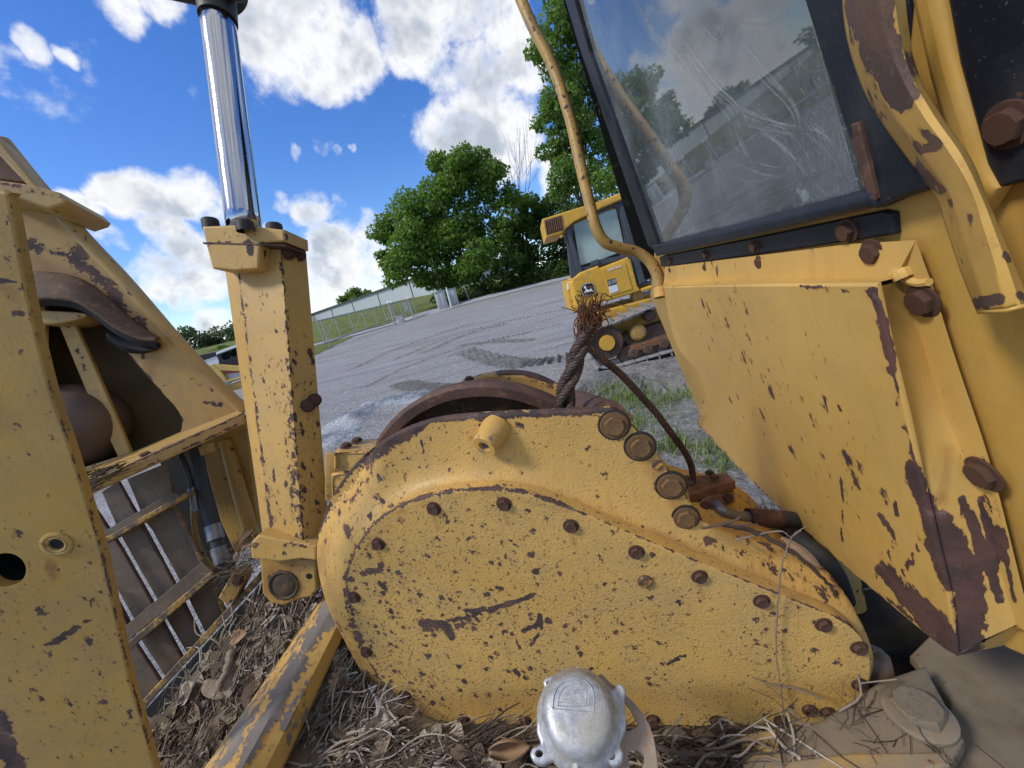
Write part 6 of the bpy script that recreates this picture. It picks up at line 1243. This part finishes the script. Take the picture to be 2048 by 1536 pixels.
dpl('undertray', [(1180, 650), (1190, 625), (1330, 588), (1420, 560), (1420, 660), (1240, 690)], S1.off(.02), .9, .03, 'farpaint', None, False, [([(1190, 650), (1330, 620)], 60, .5, 'stain')])
cowl = [(1144, 559), (1160, 545), (1196, 531), (1200, 536), (1256, 514), (1262, 520), (1275, 571), (1282, 582), (1224, 600), (1207, 603), (1156, 627)]
cw = dpl('rear_cowl', cowl, S1.off(-.04), 1.0, .03, 'farpaint')
dpl('cowl_corner', [(1133, 562), (1144, 560), (1156, 625), (1150, 626), (1143, 621), (1138, 600)], S1.off(.10), 1.1, .02, 'farpaint')
b = MB(); b.loft([S1.off(-.03).hit([(1146, 561), (1157, 624)]), S1.off(.12).hit([(1134, 563), (1149, 626)])], 12, 4); b.build('cowl_bevel', M['farpaint'], dz, solid=.01)
dpl('engine_door', [(1206, 539), (1250, 525), (1265, 578), (1220, 592)], S1.off(-.055), .02, .006, 'farpaint', cw)
dpl('fender', [(1282, 578), (1310, 568), (1318, 573), (1284, 584)], S1.off(-.05), .6, .02, 'farpaint')
dpl('tail_light', [(1133, 566), (1137, 568), (1139, 580), (1135, 580)], S1.off(.08), .03, .005, 'white'); dpl('reflector', [(1143.5, 599.5), (1151, 599), (1151.5, 604), (1144.5, 605)], S1.off(.07), .02, .003, 'redlight')
# black pentagonal badge with a leaping deer
zt = lambda pts: [(1120 + x * .1074, 480 + y * .1074) for x, y in pts]
bo = [(395, 878), (430, 832), (500, 803), (570, 792), (606, 800), (628, 850), (650, 925), (650, 975), (620, 1008), (560, 1028), (475, 1042), (432, 1030), (405, 972), (388, 915)]
ctr = np.array([520, 918.]); inn = [tuple(ctr + (np.array(p) - ctr) * .91) for p in bo]; rim = [tuple(ctr + (np.array(p) - ctr) * .96) for p in bo]
bd = dpl('badge', zt(bo), S1.off(-.062), .006, .002, 'blackfar', cw, True, None, .02); dpl('badge_rim', zt(rim), S1.off(-.065), .004, .001, 'white', cw, True, None, .02); dpl('badge_field', zt(inn), S1.off(-.068), .004, .001, 'blackfar', cw, True, None, .02)
deer = [(440, 886), (452, 876), (462, 868), (446, 858), (442, 848), (458, 856), (468, 862), (470, 848), (484, 852), (478, 868), (486, 882), (498, 892), (504, 912), (512, 930), (540, 928), (562, 922), (572, 906), (574, 888), (582, 904), (588, 926), (604, 938), (624, 948), (640, 960), (612, 958), (588, 950), (566, 954), (540, 964), (510, 968), (484, 966), (462, 972), (476, 982), (496, 992), (470, 988), (444, 972), (462, 960), (478, 950), (476, 930), (470, 908), (458, 900), (446, 900)]
dpl('leaping_deer', zt(deer), S1.off(-.072), .004, .0005, 'white', cw, False, None, .02)
fc = bpy.data.curves.new('lettering', 'FONT'); fc.body = 'NORTRAX'; fc.size = .075; fc.shear = .25; fc.extrude = .002; fc.align_x = 'CENTER'; fc.align_y = 'CENTER'; fc.materials.append(M['white']); fc.offset = .0015
tl_ = S1.off(-.064).hit([(1228.5, 536.5)])[0]; ft = link(fc, 'lettering', tl_, cw); tx = unit(S1.off(-.064).hit([(1242, 532.5)])[0] - S1.off(-.064).hit([(1216, 541)])[0]); ty = np.cross(S1.n, tx); mt_ = Matrix([list(tx), list(ty), list(S1.n)]).transposed(); ft.rotation_euler = mt_.to_euler(); wdt = np.linalg.norm(S1.off(-.064).hit([(1242, 532.5)])[0] - S1.off(-.064).hit([(1215, 541)])[0]); ft.scale = (wdt / .36,) * 3
bpy.context.view_layer.update(); me_ = bpy.data.meshes.new_from_object(ft.evaluated_get(bpy.context.evaluated_depsgraph_get())); fo = link(me_, 'lettering', tl_, cw); fo.rotation_euler = ft.rotation_euler; fo.scale = ft.scale; bpy.data.objects.remove(ft); fo.name = 'lettering'
dpl('photo_sticker', zt([(875, 745), (1030, 708), (1052, 820), (905, 862)]), S1.off(-.062), .004, .001, 'fargrey', cw, False, None, .02)
for q in ([(895, 770), (935, 755), (950, 830), (915, 842)], [(960, 745), (985, 738), (1000, 805), (975, 815)], [(1000, 735), (1030, 728), (1040, 790), (1015, 800)]): dpl('sticker_print', zt(q), S1.off(-.065), .003, .0005, 'galv', cw, False, None, .02)
dpl('paper_sheet', zt([(905, 868), (1065, 828), (1098, 945), (932, 1000)]), S1.off(-.0635), .004, .001, 'offwhite', cw, False, None, .02)
# cab of the bulldozer: frame with window openings, panes, roof, air-conditioner grille
win1 = [(1147, 448), (1200, 427), (1232, 416), (1250, 500), (1205, 518), (1160, 531)]; win2 = [(1254, 402), (1268, 396), (1300, 505), (1308, 556), (1288, 558), (1280, 528)]
cf = dpl('dozer_cab', [(1131, 466), (1140, 450), (1200, 415), (1256, 388), (1290, 376), (1330, 560), (1320, 566), (1277, 573), (1258, 515), (1205, 530), (1164, 546), (1150, 556), (1142, 556)], S1.off(.03), .12, .015, 'fargrey', None, False, None, .06, [win1, win2])
dpl('cab_window', win1, S1.off(.07), .02, .003, 'farglass', cf); dpl('door_window', win2, S1.off(.07), .02, .003, 'farglass', cf)
dpl('cab_back', [(1128, 470), (1140, 450), (1290, 376), (1330, 560), (1150, 556)], S1.off(1.25), .1, .01, 'fargrey', cf)
dpl('cab_post', [(1131, 458), (1139, 455), (1165, 543), (1157, 549)], S1.off(-.01), .08, .01, 'fargrey', cf)
dpl('door_frame', [(1238, 412), (1252, 404), (1296, 560), (1278, 570)], S1.off(-.0), .05, .008, 'fargrey', cf); dpl('window_latch', [(1180, 524), (1196, 518), (1199, 527), (1183, 533)], S1.off(-.01), .04, .005, 'fargrey', cf)
dpl('seat', [(1176, 508), (1184, 505), (1200, 502), (1202, 512), (1176, 520)], S1.off(.5), .3, .03, 'white', cf); dpl('inner_post', [(1187, 442), (1193, 440), (1206, 514), (1199, 516)], S1.off(.6), .05, .01, 'galv', cf)
rf = dpl('cab_roof', [(1084, 438), (1128, 424), (1200, 402), (1256, 379), (1300, 366), (1304, 376), (1256, 394), (1238, 402), (1204, 416), (1148, 444), (1134, 456), (1122, 468), (1092, 476)], S1.off(-.05), 1.2, .02, 'farpaint', None, False, [([(1128, 424), (1134, 456)], 8, .4), ([(1200, 415), (1238, 400)], 10, .6, 'stain'), ([(1204, 404), (1240, 396)], 8, .45), ([(1090, 474), (1122, 468)], 6, .5)])
dpl('roof_grille', [(1089, 441), (1124, 430), (1127, 460), (1093, 470)], S1.off(-.055), .03, .006, 'fartrack', rf)
for i in range(9):
    t_ = i / 8; b = MB(); b.tube(S1.off(-.062).hit([(1090 + t_ * 32, 443 - t_ * 10.5), (1094 + t_ * 32, 468 - t_ * 10)]), .008, 6); b.build('grille_bar', M['orange'], rf)
b = MB(); b.plate([(1117, 470), (1122, 466), (1127, 472), (1121, 477)], S1.off(-.03), .02, .003, .02); b.build('roof_tag', M['farpaint'], rf)
b = MB(); b.plate([(1270, 440), (1276, 438), (1284, 480), (1278, 486)], S1.off(-.12), .04, .01, .03); b.build('mirror', M['blackfar'], cf)
b = MB(); b.box(S1.off(.2).hit([(1274, 592)])[0], LX * .10, IN * .1, UPZ * .09, bev=.02); b.build('step', M['rail'], dz)
b = MB(); b.box(S0.off(1.0).hit([(1460, 600)])[0], LX * .7, IN * .7, UPZ * .45, bev=.05); b.build('hood', M['farpaint'], dz)
# ================================================================ compact loader far left
LDp = Pl(posty(430, 740, 19), (0.1, -1, 0)); ld = thing('compact_loader', posty(430, 780, 19) * [1, 1, 0], 'small tan and white compact loader glimpsed between the arch and the cylinder', 'loader')
def lpl(nm, poly, off, th, mt, par=None, bev=.02, holes=()): b = MB(); b.plate(poly, LDp.off(off), th, bev, .1, holes=holes); return b.build(nm, M[mt], par or ld)
lpl('loader_body', [(394, 727), (404, 721), (432, 711), (439, 717), (438, 728), (411, 733), (416, 744), (440, 744), (480, 736), (480, 770), (420, 775), (398, 750)], 0, 1.2, 'offwhite'); lpl('loader_roof', [(386, 717), (399, 710), (433, 704), (434, 711), (403, 722), (394, 727)], -.05, 1.3, 'blackfar')
cb = lpl('loader_cab', [(432, 708), (485, 688), (485, 738), (440, 730)], -.03, 1.0, 'blackfar', None, .02, [[(442, 711), (458, 704), (462, 714), (448, 720)], [(461, 703), (474, 698), (476, 709), (464, 713)]]); lpl('cab_roof', [(432, 705), (485, 685), (485, 690), (432, 710)], -.1, 1.2, 'offwhite', cb)
am = lpl('lift_arm', [(410, 733), (426, 729), (440, 741), (448, 752), (454, 762), (440, 765), (428, 755), (414, 752)], -.25, .2, 'loaderpaint'); lpl('arm_boom', [(427, 729), (485, 733), (485, 743), (440, 741)], -.25, .2, 'loaderpaint', am); lpl('arm_brace', [(440, 764), (485, 752), (485, 756), (442, 768)], -.25, .15, 'loaderpaint', am)
lpl('red_cylinder', [(449, 743), (485, 739), (485, 744), (450, 748)], -.2, .1, 'red', am); lpl('track_guard', [(418, 756), (428, 752), (440, 760), (442, 766), (424, 772)], -.1, .3, 'blackfar')
lpl('bucket', [(438, 777), (470, 764), (490, 757), (490, 830), (455, 800)], -.5, .8, 'rail', None, .03); lpl('bucket_edge', [(437, 777), (470, 763), (490, 756), (490, 758), (470, 765), (438, 779)], -.52, .8, 'galv')
b = MB(); rr2 = np.random.default_rng(8)
for k in range(16):
    p = LDp.off(-.6).hit([(424 + rr2.uniform(0, 24), 762 + rr2.uniform(0, 14))])[0]; s = rr2.uniform(.06, .16); b.lathe(p, rr2.normal(0, 1, 3), [(0, -s), (s * .8, -s * .4), (s, .1 * s), (s * .6, s * .7), (0, s)], 7)
o = b.build('rubble', M['concrete']); props(o, 'pale broken rubble heaped beside the compact loader', 'rubble', kind='stuff')
